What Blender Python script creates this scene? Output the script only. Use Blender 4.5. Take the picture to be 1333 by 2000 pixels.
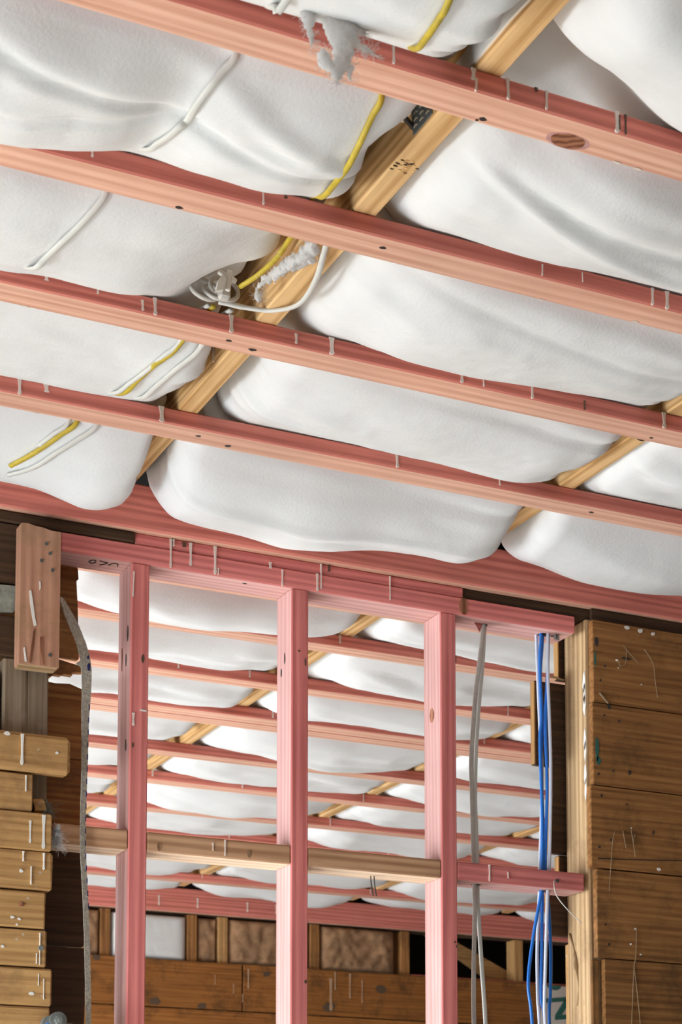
import bpy, bmesh, math, random
import numpy as np
from mathutils import Vector, Matrix, Euler

# ------------------------------------------------------------------ camera, world, light, exposure
for o in list(bpy.data.objects): bpy.data.objects.remove(o)
SC = bpy.context.scene
COL = SC.collection
H = 1.5                      # eye height; every z below is given from the eye upwards
YAW, PITCH = 0.4407, 0.0998
cam = bpy.data.cameras.new('camera'); camo = bpy.data.objects.new('camera', cam); COL.objects.link(camo)
camo.location = (0, 0, H); camo.rotation_euler = (math.pi/2 + PITCH, 0, -YAW)
cam.sensor_width = 36; cam.sensor_fit = 'AUTO'
cam.lens = 3630.88/2000*36; cam.shift_y = (2041.46-1000)/2000; cam.clip_start = 0.05
cam.dof.use_dof = True; cam.dof.focus_distance = 3.9; cam.dof.aperture_fstop = 11
SC.camera = camo
w = bpy.data.worlds.new('overcast'); SC.world = w; w.use_nodes = True
w.node_tree.nodes['Background'].inputs[0].default_value = (0.86, 0.93, 1.0, 1)
w.node_tree.nodes['Background'].inputs[1].default_value = 1.2
def window_light(name, loc, sx, sy, rot, power, col=(0.85, 0.945, 1.0)):
    l = bpy.data.lights.new(name, 'AREA'); l.shape = 'RECTANGLE'; l.size = sx; l.size_y = sy
    l.energy = power; l.color = col
    o = bpy.data.objects.new(name, l); COL.objects.link(o); o.location = loc; o.rotation_euler = rot
# daylight through the two big window openings on the left (one per room)
window_light('daylight_near_room', (-1.72, 2.95, 1.25), 1.7, 1.9, (0, -math.pi/2 + 0.75, 0), 68)
window_light('daylight_far_room', (-1.72, 6.4, 1.25), 3.6, 2.0, (0, -math.pi/2 + 0.75, 0), 105)
sl = bpy.data.lights.new('sun', 'SUN'); sl.energy = 3.0; sl.angle = 0.03; sl.color = (1.0, 0.985, 0.96)      # low sun from the left, falls on the floors only
so = bpy.data.objects.new('sun', sl); COL.objects.link(so); so.location = (-8, 4, 7); so.rotation_euler = Vector((-math.cos(0.62), 0.10, math.sin(0.62))).to_track_quat('Z', 'Y').to_euler()
SC.view_settings.view_transform = 'Standard'; SC.view_settings.look = 'None'
SC.view_settings.gamma = 1; SC.view_settings.use_curve_mapping = False
SC.view_settings.exposure = 1.8

random.seed(7)
RNG = np.random.default_rng(11)

# ------------------------------------------------------------------ materials
def nt(name):
    m = bpy.data.materials.new(name); m.use_nodes = True
    return m, m.node_tree, m.node_tree.nodes['Principled BSDF']
def L(t, a, b): t.links.new(a, b)
def wood(name, dark, light, axis='x', rough=0.75, rings=1.0, stain=None, stain_amt=0.0, bump=0.12, spots=0.0, edge=None):
    m, t, b = nt(name); N = t.nodes
    tc = N.new('ShaderNodeTexCoord'); oi = N.new('ShaderNodeObjectInfo')
    off = N.new('ShaderNodeVectorMath'); off.operation = 'MULTIPLY_ADD'
    cb = N.new('ShaderNodeCombineXYZ')
    for i in range(3): L(t, oi.outputs['Random'], cb.inputs[i])
    L(t, cb.outputs[0], off.inputs[0]); off.inputs[1].default_value = (37, 53, 71); L(t, tc.outputs['Object'], off.inputs[2])
    al, ac = 0.45, 15.0
    sc = {'x': (al, ac, ac), 'y': (ac, al, ac), 'z': (ac, ac, al)}[axis]
    mp = N.new('ShaderNodeMapping'); mp.inputs['Scale'].default_value = sc; L(t, off.outputs[0], mp.inputs[0])
    n1 = N.new('ShaderNodeTexNoise'); n1.inputs['Scale'].default_value = 7; n1.inputs['Detail'].default_value = 6; n1.inputs['Roughness'].default_value = 0.65
    L(t, mp.outputs[0], n1.inputs['Vector'])
    wv = N.new('ShaderNodeTexWave'); wv.wave_type = 'RINGS'; wv.rings_direction = axis.upper()
    wv.inputs['Scale'].default_value = 1.3; wv.inputs['Distortion'].default_value = 9; wv.inputs['Detail'].default_value = 2; wv.inputs['Detail Scale'].default_value = 0.7
    L(t, mp.outputs[0], wv.inputs['Vector'])
    mx = N.new('ShaderNodeMix'); mx.data_type = 'FLOAT'; mx.inputs[0].default_value = 0.26*rings
    L(t, n1.outputs[0], mx.inputs[2]); L(t, wv.outputs['Fac'], mx.inputs[3])
    rp = N.new('ShaderNodeValToRGB'); rp.color_ramp.elements[0].position = 0.30; rp.color_ramp.elements[1].position = 0.66
    rp.color_ramp.elements[0].color = (*dark, 1); rp.color_ramp.elements[1].color = (*light, 1)
    L(t, mx.outputs[0], rp.inputs[0]); col = rp.outputs[0]
    if edge is not None:      # front and back faces (normal along y) take the redder edge ramp
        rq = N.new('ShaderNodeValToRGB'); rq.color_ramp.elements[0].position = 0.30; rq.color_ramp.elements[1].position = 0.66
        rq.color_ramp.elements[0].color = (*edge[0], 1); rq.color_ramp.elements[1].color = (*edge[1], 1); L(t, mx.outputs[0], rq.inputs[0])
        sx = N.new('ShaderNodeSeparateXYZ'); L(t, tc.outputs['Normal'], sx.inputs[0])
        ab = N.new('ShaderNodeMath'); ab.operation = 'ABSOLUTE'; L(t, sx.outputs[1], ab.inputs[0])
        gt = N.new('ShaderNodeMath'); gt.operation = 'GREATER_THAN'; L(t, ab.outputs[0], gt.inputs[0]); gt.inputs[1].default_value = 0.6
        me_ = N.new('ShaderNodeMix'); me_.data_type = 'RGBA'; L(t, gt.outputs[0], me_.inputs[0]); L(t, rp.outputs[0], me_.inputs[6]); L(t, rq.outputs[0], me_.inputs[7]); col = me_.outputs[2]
    # piece to piece and slow variation
    n2 = N.new('ShaderNodeTexNoise'); n2.inputs['Scale'].default_value = 3.0; n2.inputs['Detail'].default_value = 3
    L(t, off.outputs[0], n2.inputs['Vector'])
    hv = N.new('ShaderNodeHueSaturation')
    ma = N.new('ShaderNodeMath'); ma.operation = 'MULTIPLY_ADD'; L(t, n2.outputs[0], ma.inputs[0]); ma.inputs[1].default_value = 0.45; ma.inputs[2].default_value = 0.70
    mb = N.new('ShaderNodeMath'); mb.operation = 'MULTIPLY_ADD'; L(t, oi.outputs['Random'], mb.inputs[0]); mb.inputs[1].default_value = 0.16; L(t, ma.outputs[0], mb.inputs[2])
    L(t, mb.outputs[0], hv.inputs['Value']); L(t, col, hv.inputs['Color']); col = hv.outputs[0]
    if stain is not None:
        n3 = N.new('ShaderNodeTexNoise'); n3.inputs['Scale'].default_value = 6; n3.inputs['Detail'].default_value = 7; n3.inputs['Roughness'].default_value = 0.7
        L(t, off.outputs[0], n3.inputs['Vector'])
        r3 = N.new('ShaderNodeValToRGB'); r3.color_ramp.elements[0].position = 0.5; r3.color_ramp.elements[1].position = 0.68
        L(t, n3.outputs[0], r3.inputs[0])
        k = N.new('ShaderNodeMath'); k.operation = 'MULTIPLY'; L(t, r3.outputs[0], k.inputs[0]); k.inputs[1].default_value = stain_amt
        mc = N.new('ShaderNodeMix'); mc.data_type = 'RGBA'; L(t, k.outputs[0], mc.inputs[0]); L(t, col, mc.inputs[6]); mc.inputs[7].default_value = (*stain, 1); col = mc.outputs[2]
    if spots > 0:
        vo = N.new('ShaderNodeTexVoronoi'); vo.inputs['Scale'].default_value = 28; L(t, off.outputs[0], vo.inputs['Vector'])
        r4 = N.new('ShaderNodeValToRGB'); r4.color_ramp.elements[0].position = 0.06; r4.color_ramp.elements[1].position = 0.11
        r4.color_ramp.elements[0].color = (spots, spots, spots, 1); r4.color_ramp.elements[1].color = (0, 0, 0, 1)
        L(t, vo.outputs['Distance'], r4.inputs[0])
        md = N.new('ShaderNodeMix'); md.data_type = 'RGBA'; L(t, r4.outputs[0], md.inputs[0]); L(t, col, md.inputs[6]); md.inputs[7].default_value = (0.55, 0.5, 0.43, 1); col = md.outputs[2]
    L(t, col, b.inputs['Base Color']); b.inputs['Roughness'].default_value = rough; b.inputs['Specular IOR Level'].default_value = 0.25
    bp = N.new('ShaderNodeBump'); bp.inputs['Strength'].default_value = bump; bp.inputs['Distance'].default_value = 0.003
    L(t, mx.outputs[0], bp.inputs['Height']); L(t, bp.outputs[0], b.inputs['Normal'])
    return m
def plain(name, col, rough=0.6, metal=0.0, noise=0.0, nscale=40, bump=0.0, spec=0.4):
    m, t, b = nt(name); N = t.nodes
    b.inputs['Roughness'].default_value = rough; b.inputs['Metallic'].default_value = metal; b.inputs['Specular IOR Level'].default_value = spec
    b.inputs['Base Color'].default_value = (*col, 1)
    if noise or bump:
        tc = N.new('ShaderNodeTexCoord'); n = N.new('ShaderNodeTexNoise'); n.inputs['Scale'].default_value = nscale; n.inputs['Detail'].default_value = 6; n.inputs['Roughness'].default_value = 0.65
        L(t, tc.outputs['Object'], n.inputs['Vector'])
        if noise:
            r = N.new('ShaderNodeValToRGB'); r.color_ramp.elements[0].position = 0.3; r.color_ramp.elements[1].position = 0.7
            r.color_ramp.elements[0].color = (*[c*(1-noise) for c in col], 1); r.color_ramp.elements[1].color = (*[min(1, c*(1+noise*0.5)) for c in col], 1)
            L(t, n.outputs[0], r.inputs[0]); L(t, r.outputs[0], b.inputs['Base Color'])
        if bump:
            bp = N.new('ShaderNodeBump'); bp.inputs['Strength'].default_value = bump; bp.inputs['Distance'].default_value = 0.004
            L(t, n.outputs[0], bp.inputs['Height']); L(t, bp.outputs[0], b.inputs['Normal'])
    return m
def fleece(name, col):
    m, t, b = nt(name); N = t.nodes
    tc = N.new('ShaderNodeTexCoord')
    n1 = N.new('ShaderNodeTexNoise'); n1.inputs['Scale'].default_value = 9; n1.inputs['Detail'].default_value = 8; n1.inputs['Roughness'].default_value = 0.6
    n2 = N.new('ShaderNodeTexNoise'); n2.inputs['Scale'].default_value = 140; n2.inputs['Detail'].default_value = 5; n2.inputs['Roughness'].default_value = 0.7
    mp = N.new('ShaderNodeMapping'); mp.inputs['Scale'].default_value = (0.6, 1.6, 1)
    L(t, tc.outputs['Object'], mp.inputs[0]); L(t, mp.outputs[0], n1.inputs['Vector']); L(t, tc.outputs['Object'], n2.inputs['Vector'])
    r = N.new('ShaderNodeValToRGB'); r.color_ramp.elements[0].position = 0.3; r.color_ramp.elements[1].position = 0.7
    r.color_ramp.elements[0].color = (*[c*0.94 for c in col], 1); r.color_ramp.elements[1].color = (*col, 1)
    L(t, n1.outputs[0], r.inputs[0]); L(t, r.outputs[0], b.inputs['Base Color'])
    b.inputs['Roughness'].default_value = 1; b.inputs['Specular IOR Level'].default_value = 0.05
    m3 = N.new('ShaderNodeMapping'); m3.inputs['Scale'].default_value = (5, 38, 20); m3.inputs['Rotation'].default_value = (0, 0, 0.14); L(t, tc.outputs['Object'], m3.inputs[0])
    n3 = N.new('ShaderNodeTexNoise'); n3.inputs['Scale'].default_value = 1; n3.inputs['Detail'].default_value = 5; L(t, m3.outputs[0], n3.inputs['Vector'])
    a3 = N.new('ShaderNodeMath'); a3.operation = 'MULTIPLY_ADD'; L(t, n3.outputs[0], a3.inputs[0]); a3.inputs[1].default_value = 1.3; L(t, n2.outputs[0], a3.inputs[2])
    ad = N.new('ShaderNodeMath'); ad.operation = 'MULTIPLY_ADD'; L(t, n1.outputs[0], ad.inputs[0]); ad.inputs[1].default_value = 1.3; L(t, a3.outputs[0], ad.inputs[2])
    bp = N.new('ShaderNodeBump'); bp.inputs['Strength'].default_value = 0.27; bp.inputs['Distance'].default_value = 0.003
    L(t, ad.outputs[0], bp.inputs['Height']); L(t, bp.outputs[0], b.inputs['Normal'])
    return m
M = {}
for ax in 'xyz':
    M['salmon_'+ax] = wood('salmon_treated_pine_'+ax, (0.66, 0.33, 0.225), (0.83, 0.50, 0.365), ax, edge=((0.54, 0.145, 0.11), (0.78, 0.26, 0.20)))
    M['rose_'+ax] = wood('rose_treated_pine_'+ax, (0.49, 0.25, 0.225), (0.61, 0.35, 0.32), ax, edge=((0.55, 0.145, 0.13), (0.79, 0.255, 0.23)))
    M['ochre_'+ax] = wood('ochre_pine_'+ax, (0.56, 0.30, 0.11), (0.86, 0.56, 0.27), ax)
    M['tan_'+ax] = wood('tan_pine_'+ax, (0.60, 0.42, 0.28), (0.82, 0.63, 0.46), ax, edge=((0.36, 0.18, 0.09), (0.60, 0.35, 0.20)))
    M['old_'+ax] = wood('old_brown_timber_'+ax, (0.165, 0.066, 0.020), (0.39, 0.18, 0.057), ax, stain=(0.08, 0.04, 0.016), stain_amt=0.7, rings=0.4, bump=0.3)
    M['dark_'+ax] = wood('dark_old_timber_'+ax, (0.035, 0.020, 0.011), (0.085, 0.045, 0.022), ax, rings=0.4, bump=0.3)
    M['honey_'+ax] = wood('honey_old_board_'+ax, (0.32, 0.16, 0.055), (0.56, 0.32, 0.125), ax, stain=(0.16, 0.085, 0.04), stain_amt=0.5, rings=0.4, bump=0.3, spots=0.5)
    M['pale_'+ax] = wood('pale_worn_stud_'+ax, (0.27, 0.155, 0.07), (0.50, 0.335, 0.18), ax, stain=(0.17, 0.09, 0.04), stain_amt=0.6, bump=0.3)
    M['grey_'+ax] = wood('greyed_post_'+ax, (0.17, 0.115, 0.07), (0.32, 0.24, 0.165), ax, stain=(0.42, 0.37, 0.32), stain_amt=0.6, rings=0.4, bump=0.25)
M['rustic'] = wood('far_orange_board', (0.19, 0.066, 0.014), (0.36, 0.14, 0.032), 'x', stain=(0.06, 0.026, 0.011), stain_amt=0.75, rings=0.4, bump=0.25)
M['block'] = wood('weathered_pink_block', (0.36, 0.17, 0.105), (0.52, 0.27, 0.175), 'z', stain=(0.27, 0.17, 0.085), stain_amt=0.6, bump=0.25)
M['fleece'] = fleece('white_fleece', (0.83, 0.83, 0.82))
M['fibre'] = fleece('white_loose_fibre', (0.97, 0.97, 0.965)); _b = M['fibre'].node_tree.nodes['Principled BSDF']; _b.inputs['Subsurface Weight'].default_value = 1; _b.inputs['Subsurface Radius'].default_value = (1, 1, 1); _b.inputs['Subsurface Scale'].default_value = 0.03
_t = M['fibre'].node_tree; _tr = _t.nodes.new('ShaderNodeBsdfTranslucent'); _tr.inputs[0].default_value = (.95, .95, .94, 1); _mx = _t.nodes.new('ShaderNodeMixShader'); _mx.inputs[0].default_value = .45
L(_t, _t.nodes['Principled BSDF'].outputs[0], _mx.inputs[1]); L(_t, _tr.outputs[0], _mx.inputs[2]); L(_t, _mx.outputs[0], _t.nodes['Material Output'].inputs[0])
M['whitebatt'] = fleece('white_wall_batt', (0.72, 0.71, 0.68))
M['kraft'] = plain('brown_kraft_wool', (0.36, 0.20, 0.10), 0.75, noise=0.55, nscale=14, bump=0.6)
M['paint'] = plain('white_paint', (0.78, 0.74, 0.68), 0.5)
M['drip'] = plain('cream_paint_drip', (0.78, 0.66, 0.58), 0.5)
M['darkdrip'] = plain('dark_resin_drip', (0.10, 0.06, 0.035), 0.5)
M['knot'] = wood('brown_knot', (0.17, 0.06, 0.03), (0.36, 0.15, 0.08), 'z', rings=1.8)
M['tanknot'] = wood('tan_knot', (0.20, 0.10, 0.05), (0.36, 0.20, 0.11), 'z', rings=1.8)
M['dust'] = plain('tan_dust_run', (0.42, 0.26, 0.15), 0.8)
M['nail'] = plain('dark_nail', (0.035, 0.028, 0.025), 0.5)
M['screw'] = plain('grey_screw', (0.12, 0.13, 0.12), 0.45, 0.6)
M['whitecable'] = plain('white_cable_sheath', (0.72, 0.71, 0.66), 0.45)
M['greycable'] = plain('grey_cable_sheath', (0.60, 0.56, 0.51), 0.5, noise=0.15, nscale=60)
M['yellowcable'] = plain('yellow_cable_sheath', (0.62, 0.46, 0.05), 0.5, noise=0.25, nscale=50)
M['bluecable'] = plain('blue_cable_sheath', (0.02, 0.16, 0.56), 0.35)
M['palebluecable'] = plain('pale_grey_wire', (0.60, 0.62, 0.72), 0.4)
M['webbing'] = plain('grey_webbing', (0.44, 0.38, 0.31), 0.9, noise=0.5, nscale=160, bump=0.7)
M['bluestitch'] = plain('navy_stitch', (0.015, 0.015, 0.09), 0.8)
M['metal'] = plain('galvanised_steel', (0.27, 0.28, 0.26), 0.5, 0.5, noise=0.25, nscale=30)
M['bluepaint'] = plain('blue_paint_mark', (0.10, 0.22, 0.55), 0.5)
M['label'] = plain('grey_label', (0.13, 0.15, 0.15), 0.7)
M['print'] = plain('pale_print', (0.55, 0.48, 0.38), 0.8)
M['ink'] = plain('black_ink', (0.05, 0.035, 0.025), 0.8)
M['paper'] = plain('off_white_sheet', (0.66, 0.58, 0.50), 0.8, noise=0.1, nscale=6)
M['green'] = plain('dark_green_print', (0.035, 0.13, 0.10), 0.7)
M['cobweb'] = plain('dusty_cobweb', (0.34, 0.24, 0.14), 0.9)
M['floor'] = wood('pale_floor', (0.56, 0.545, 0.51), (0.68, 0.665, 0.63), 'x')
M['lining'] = plain('unpainted_lining', (0.16, 0.14, 0.12), 0.9, noise=0.1, nscale=3)
M['roof'] = plain('dark_roof_underlay', (0.05, 0.045, 0.04), 0.9)
M['greycloth'] = plain('grey_green_rag', (0.30, 0.31, 0.26), 0.95, noise=0.35, nscale=60, bump=0.6)
M['frame'] = plain('white_window_frame', (0.75, 0.75, 0.73), 0.5)

# ------------------------------------------------------------------ builders
def mark(o, label=None, cat=None, group=None, kind=None):
    if label: o['label'] = label
    if cat: o['category'] = cat
    if group: o['group'] = group
    if kind: o['kind'] = kind
    return o
def link(name, me, mat=None, parent=None, loc=(0, 0, 0), smooth=False):
    """loc is a world point with z from the eye"""
    o = bpy.data.objects.new(name, me); COL.objects.link(o)
    p = Vector((loc[0], loc[1], loc[2]+H))
    q = parent
    while q is not None: p = p - q.location; q = q.parent
    o.location = p
    if parent is not None: o.parent = parent
    if mat is not None: me.materials.append(M[mat] if isinstance(mat, str) else mat)
    if smooth: me.polygons.foreach_set('use_smooth', [True]*len(me.polygons))
    return o
def empty(name, loc):
    o = bpy.data.objects.new(name, None); COL.objects.link(o); o.location = (loc[0], loc[1], loc[2]+H); o.empty_display_size = 0.1
    return o
def mesh_of(bm, name):
    me = bpy.data.meshes.new(name); bm.to_mesh(me); bm.free(); return me
def box(name, u, v, z, mat, parent=None, bevel=0.0025, jit=0.0, rot=None, cuts=0):
    c = Vector(((u[0]+u[1])/2, (v[0]+v[1])/2, (z[0]+z[1])/2))
    bm = bmesh.new(); bmesh.ops.create_cube(bm, size=1)
    bmesh.ops.scale(bm, vec=(u[1]-u[0], v[1]-v[0], z[1]-z[0]), verts=bm.verts)
    if bevel: bmesh.ops.bevel(bm, geom=list(bm.edges), offset=min(bevel, 0.3*min(u[1]-u[0], v[1]-v[0], z[1]-z[0])), segments=1, affect='EDGES')
    if jit:
        for vv in bm.verts: vv.co += Vector([random.uniform(-jit, jit) for _ in range(3)])
    if rot: bmesh.ops.rotate(bm, cent=(0, 0, 0), matrix=Euler(rot).to_matrix(), verts=bm.verts)
    return link(name, mesh_of(bm, name), mat, parent, c)
def prism(name, pts, v0, v1, mat, parent=None, axis='v'):
    """outline extruded: axis v -> pts are (u,z); axis z -> pts are (u,v); axis u -> pts are (v,z)"""
    n = len(pts); cx = sum(p[0] for p in pts)/n; cy = sum(p[1] for p in pts)/n; cm = (v0+v1)/2
    def P(p, d):
        a, b, e = p[0]-cx, p[1]-cy, d-cm
        return {'v': (a, e, b), 'z': (a, b, e), 'u': (e, a, b)}[axis]
    vs = [P(p, v0) for p in pts]+[P(p, v1) for p in pts]
    fs = [list(range(n)), list(range(2*n-1, n-1, -1))]+[[i, i+n, (i+1) % n+n, (i+1) % n] for i in range(n)]
    me = bpy.data.meshes.new(name); me.from_pydata(vs, [], fs)
    bm = bmesh.new(); bm.from_mesh(me); bmesh.ops.recalc_face_normals(bm, faces=bm.faces); bm.to_mesh(me); bm.free()
    return link(name, me, mat, parent, {'v': (cx, cm, cy), 'z': (cx, cy, cm), 'u': (cm, cx, cy)}[axis])
def catmull(pts, n=8):
    P = [Vector(p) for p in pts]; P = [2*P[0]-P[1]]+P+[2*P[-1]-P[-2]]; out = []
    for i in range(1, len(P)-2):
        a, b, c, d = P[i-1:i+3]
        for k in range(n):
            t = k/n
            out.append(0.5*((2*b)+(c-a)*t+(2*a-5*b+4*c-d)*t*t+(3*b-a-3*c+d)*t**3))
    out.append(P[-2]); return out
def tube_geo(path, r, sides=8, flat=1.0, side=None, vs=None, fs=None):
    """sweep an (elliptical) section along path; side = direction of the wide axis; r number or per-point list"""
    if vs is None: vs, fs = [], []
    base = len(vs); n = len(path); ref = Vector(side) if side else Vector((0, 0, 1))
    for i, p in enumerate(path):
        d = (path[min(i+1, n-1)]-path[max(i-1, 0)]).normalized()
        a = ref-d*ref.dot(d)
        if a.length < 1e-4: a = d.orthogonal()
        a.normalize(); b = d.cross(a); rr = r[i] if hasattr(r, '__len__') else r
        for k in range(sides):
            t = 2*math.pi*k/sides
            vs.append(p+a*(rr*flat*math.cos(t))+b*(rr*math.sin(t)))
        if i:
            for k in range(sides):
                k2 = (k+1) % sides
                fs.append([base+(i-1)*sides+k, base+(i-1)*sides+k2, base+i*sides+k2, base+i*sides+k])
    fs.append([base+k for k in range(sides)][::-1]); fs.append([base+(n-1)*sides+k for k in range(sides)])
    return vs, fs
def geo_obj(name, vs, fs, mat, parent=None, smooth=True):
    c = sum((Vector(v) for v in vs), Vector())/len(vs)
    me = bpy.data.meshes.new(name); me.from_pydata([Vector(v)-c for v in vs], [], fs)
    return link(name, me, mat, parent, c, smooth)
def cable(name, pts, r, mat, parent=None, flat=1.0, side=None, n=8, sides=10):
    vs, fs = tube_geo(catmull(pts, n), r, sides, flat, side); return geo_obj(name, vs, fs, mat, parent)
def drip(parent, u, v, z0, z1, w=0.004, mat='drip', name='paint_drip', lean=0.0):
    """run of paint on a vertical face whose outside is at v (towards the camera)"""
    h = z0-z1; o = []
    prof = [(0, 1.0), (0.15, 0.75), (0.5, 0.5), (0.78, 0.62), (0.92, 0.95), (1.0, 0.45)]
    for t, k in prof: o.append((u-w*k/2+lean*t, z0-h*t))
    for t, k in reversed(prof): o.append((u+w*k/2+lean*t, z0-h*t))
    return prism(name, o, v-0.0022, v+0.0015, mat, parent)
def disc(name, c, r, mat, parent, normal='v', th=0.003, ry=None, n=14, jit=0.0):
    ry = ry or r; pts = []
    for k in range(n):
        a = 2*math.pi*k/n; j = 1+random.uniform(-jit, jit)
        pts.append((r*j*math.cos(a), ry*j*math.sin(a)))
    if normal == 'v': return prism(name, [(c[0]+p[0], c[2]+p[1]) for p in pts], c[1]-th/2, c[1]+th/2, mat, parent)
    if normal == 'z': return prism(name, [(c[0]+p[0], c[1]+p[1]) for p in pts], c[2]-th/2, c[2]+th/2, mat, parent, 'z')
    return prism(name, [(c[1]+p[0], c[2]+p[1]) for p in pts], c[0]-th/2, c[0]+th/2, mat, parent, 'u')

# ------------------------------------------------------------------ key dimensions (metres)
D = 3.927            # front of the new stud frame
HC = 1.679           # underside of the ceiling battens
BT = 0.035; BW = 0.070
TOP = HC+BT          # batten tops = joist undersides
NEAR = [2.263, 2.686, 3.109, 3.532]
BEAM = 3.905
FAR = [4.378, 4.725, 5.147, 5.52, 5.598, 6.045, 6.455, 6.905, 7.33, 7.80, 8.28]
FARBEAM = 8.62
JOISTS = [1.334, 2.268, 3.202, 4.136, 5.070]   # right edge of every joist

# ------------------------------------------------------------------ the room shell
mark(box('floor', (-1.7, 6.7), (-2.1, 9.2), (-1.62, -1.5), 'floor', bevel=0), kind='structure')
mark(box('ceiling', (-1.75, 6.75), (-2.15, 9.7), (2.30, 2.36), 'roof', bevel=0), 'dark roof underlay above the joists', kind='structure')
def wall_with_hole(name, u, v, holes):
    bm = bmesh.new()
    def add(v0, v1, z0, z1):
        r = bmesh.ops.create_cube(bm, size=1)['verts']
        bmesh.ops.scale(bm, vec=(u[1]-u[0], v1-v0, z1-z0), verts=r); bmesh.ops.translate(bm, vec=((u[0]+u[1])/2, (v0+v1)/2, (z0+z1)/2), verts=r)
    x = v[0]
    for (a, b, c, d) in holes:
        add(x, a, -1.5, 2.3); add(a, b, -1.5, c); add(a, b, d, 2.3); x = b
    add(x, v[1], -1.5, 2.3)
    return mark(link(name, mesh_of(bm, name), 'lining'), kind='structure')
wall_with_hole('wall_left', (-1.70, -1.60), (-2.1, 9.6), [(2.1, 3.8, -1.2, 0.75), (4.6, 8.2, -1.25, 0.80)])
for i, (a, b, c, d) in enumerate([(2.1, 3.8, -1.2, 0.75), (4.6, 8.2, -1.25, 0.80)]):
    wo = empty('window_%d' % (i+1), (-1.65, (a+b)/2, c)); mark(wo, kind='structure')
    for s in (a, b): box('window_jamb', (-1.69, -1.61), (s-0.0+(0 if s == a else -0.05), s+(0.05 if s == a else 0)), (c, d), 'frame', wo)
    for s in (c, d-0.05): box('window_rail', (-1.69, -1.61), (a+0.05, b-0.05), (s, s+0.05), 'frame', wo)
    for k in (1, 2): box('window_mullion', (-1.68, -1.62), (a+(b-a)*k/3-0.02, a+(b-a)*k/3+0.02), (c+0.05, d-0.05), 'frame', wo)
mark(box('wall_near', (-1.7, 6.7), (-2.1, -2.0), (-1.5, 2.3), 'lining', bevel=0), kind='structure')
mark(box('wall_far_right', (6.6, 6.7), (-2.0, 9.6), (-1.5, 2.3), 'lining', bevel=0), kind='structure')

# ------------------------------------------------------------------ joists
def joist(k, v0, v1, label):
    u = JOISTS[k]
    o = box('ceiling_joist', (u-0.045, u), (v0, v1), (TOP, TOP+0.17), 'ochre_y', bevel=0.003)
    return mark(o, label, 'joist', 'ochre ceiling joists above the battens')
J1 = joist(0, 1.2, 4.05, 'ochre joist with a grey label, crossing above the near battens at centre')
J2 = joist(1, 1.2, 8.62, 'ochre joist with a small black stamp, at the right of the near room')
J3 = joist(2, 1.2, 8.62, 'ochre joist of the far room, third from the left, behind the third stud')
J4 = joist(3, 4.0, 8.62, 'ochre joist of the far room, second in from its right end')
J5 = joist(4, 4.0, 8.62, 'ochre joist of the far room, farthest right behind the blue wires')
J0 = mark(box('ceiling_joist', (.355, .40), (1.2, 4.05), (TOP, TOP+.17), 'ochre_y', bevel=.003), 'ochre joist of the near room beyond the left edge of the picture', 'joist', 'ochre ceiling joists above the battens')
# first joist: white painted strip, label, black nail, rough patch, runs of glue
ul = JOISTS[0]-0.045
prism('painted_strip', [(1.90, TOP+0.006), (2.05, TOP+0.005), (2.16, TOP+0.012), (2.31, TOP+0.008), (2.33, TOP+0.04), (2.16, TOP+0.052), (1.90, TOP+0.050)], ul-0.004, ul+0.002, 'paint', J1, 'u')
prism('painted_strip', [(2.425, TOP+0.050), (2.50, TOP+0.050), (2.50, TOP+0.068), (2.425, TOP+0.068)], ul-0.006, ul+0.002, 'paint', J1, 'u')
lab = prism('label', [(2.40, TOP+0.008), (2.462, TOP+0.007), (2.47, TOP+0.055), (2.40, TOP+0.055)], ul-0.0018, ul+0.001, 'label', J1, 'u'); lab['label'] = 'grey printed label'
for a in range(3):
    for b in range(4):
        y = 2.413+0.020*a; zz = TOP+0.015+0.011*b
        prism('print', [(y-0.006, zz), (y-0.001, zz+0.003), (y+0.006, zz+0.002), (y+0.006, zz+0.004), (y, zz+0.006), (y-0.006, zz+0.003)], ul-0.0026, ul-0.001, 'print', lab, 'u')
cable('nail', [(1.232, 2.435, TOP+0.040), (1.262, 2.452, TOP+0.030), (1.296, 2.47, TOP+0.022)], 0.0045, 'nail', J1)
for k in range(26):
    uu = JOISTS[0]-0.042+0.040*random.random(); vv = 2.515+0.035*random.random()
    disc('splinter', (uu, vv, TOP-0.0004), 0.0035, 'darkdrip' if k % 2 else 'ochre_y', J1, 'z', 0.0012, 0.0016, 6)
drip(J1, 1.305, 2.99, TOP+0.0, TOP-0.0, 0.003) if False else None
for (vv, z0, z1, ww) in [(3.02, 0.075, 0.03, 0.004), (3.035, 0.08, 0.04, 0.003), (3.05, 0.07, 0.045, 0.004), (3.33, 0.075, 0.015, 0.005), (3.305, 0.07, 0.035, 0.004)]:
    prism('glue_run', [(vv-ww/2, TOP+z0), (vv+ww/2, TOP+z0), (vv+ww*0.4, TOP+z1), (vv-ww*0.8, TOP+z1)], ul-0.002, ul+0.001, 'drip', J1, 'u')
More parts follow.
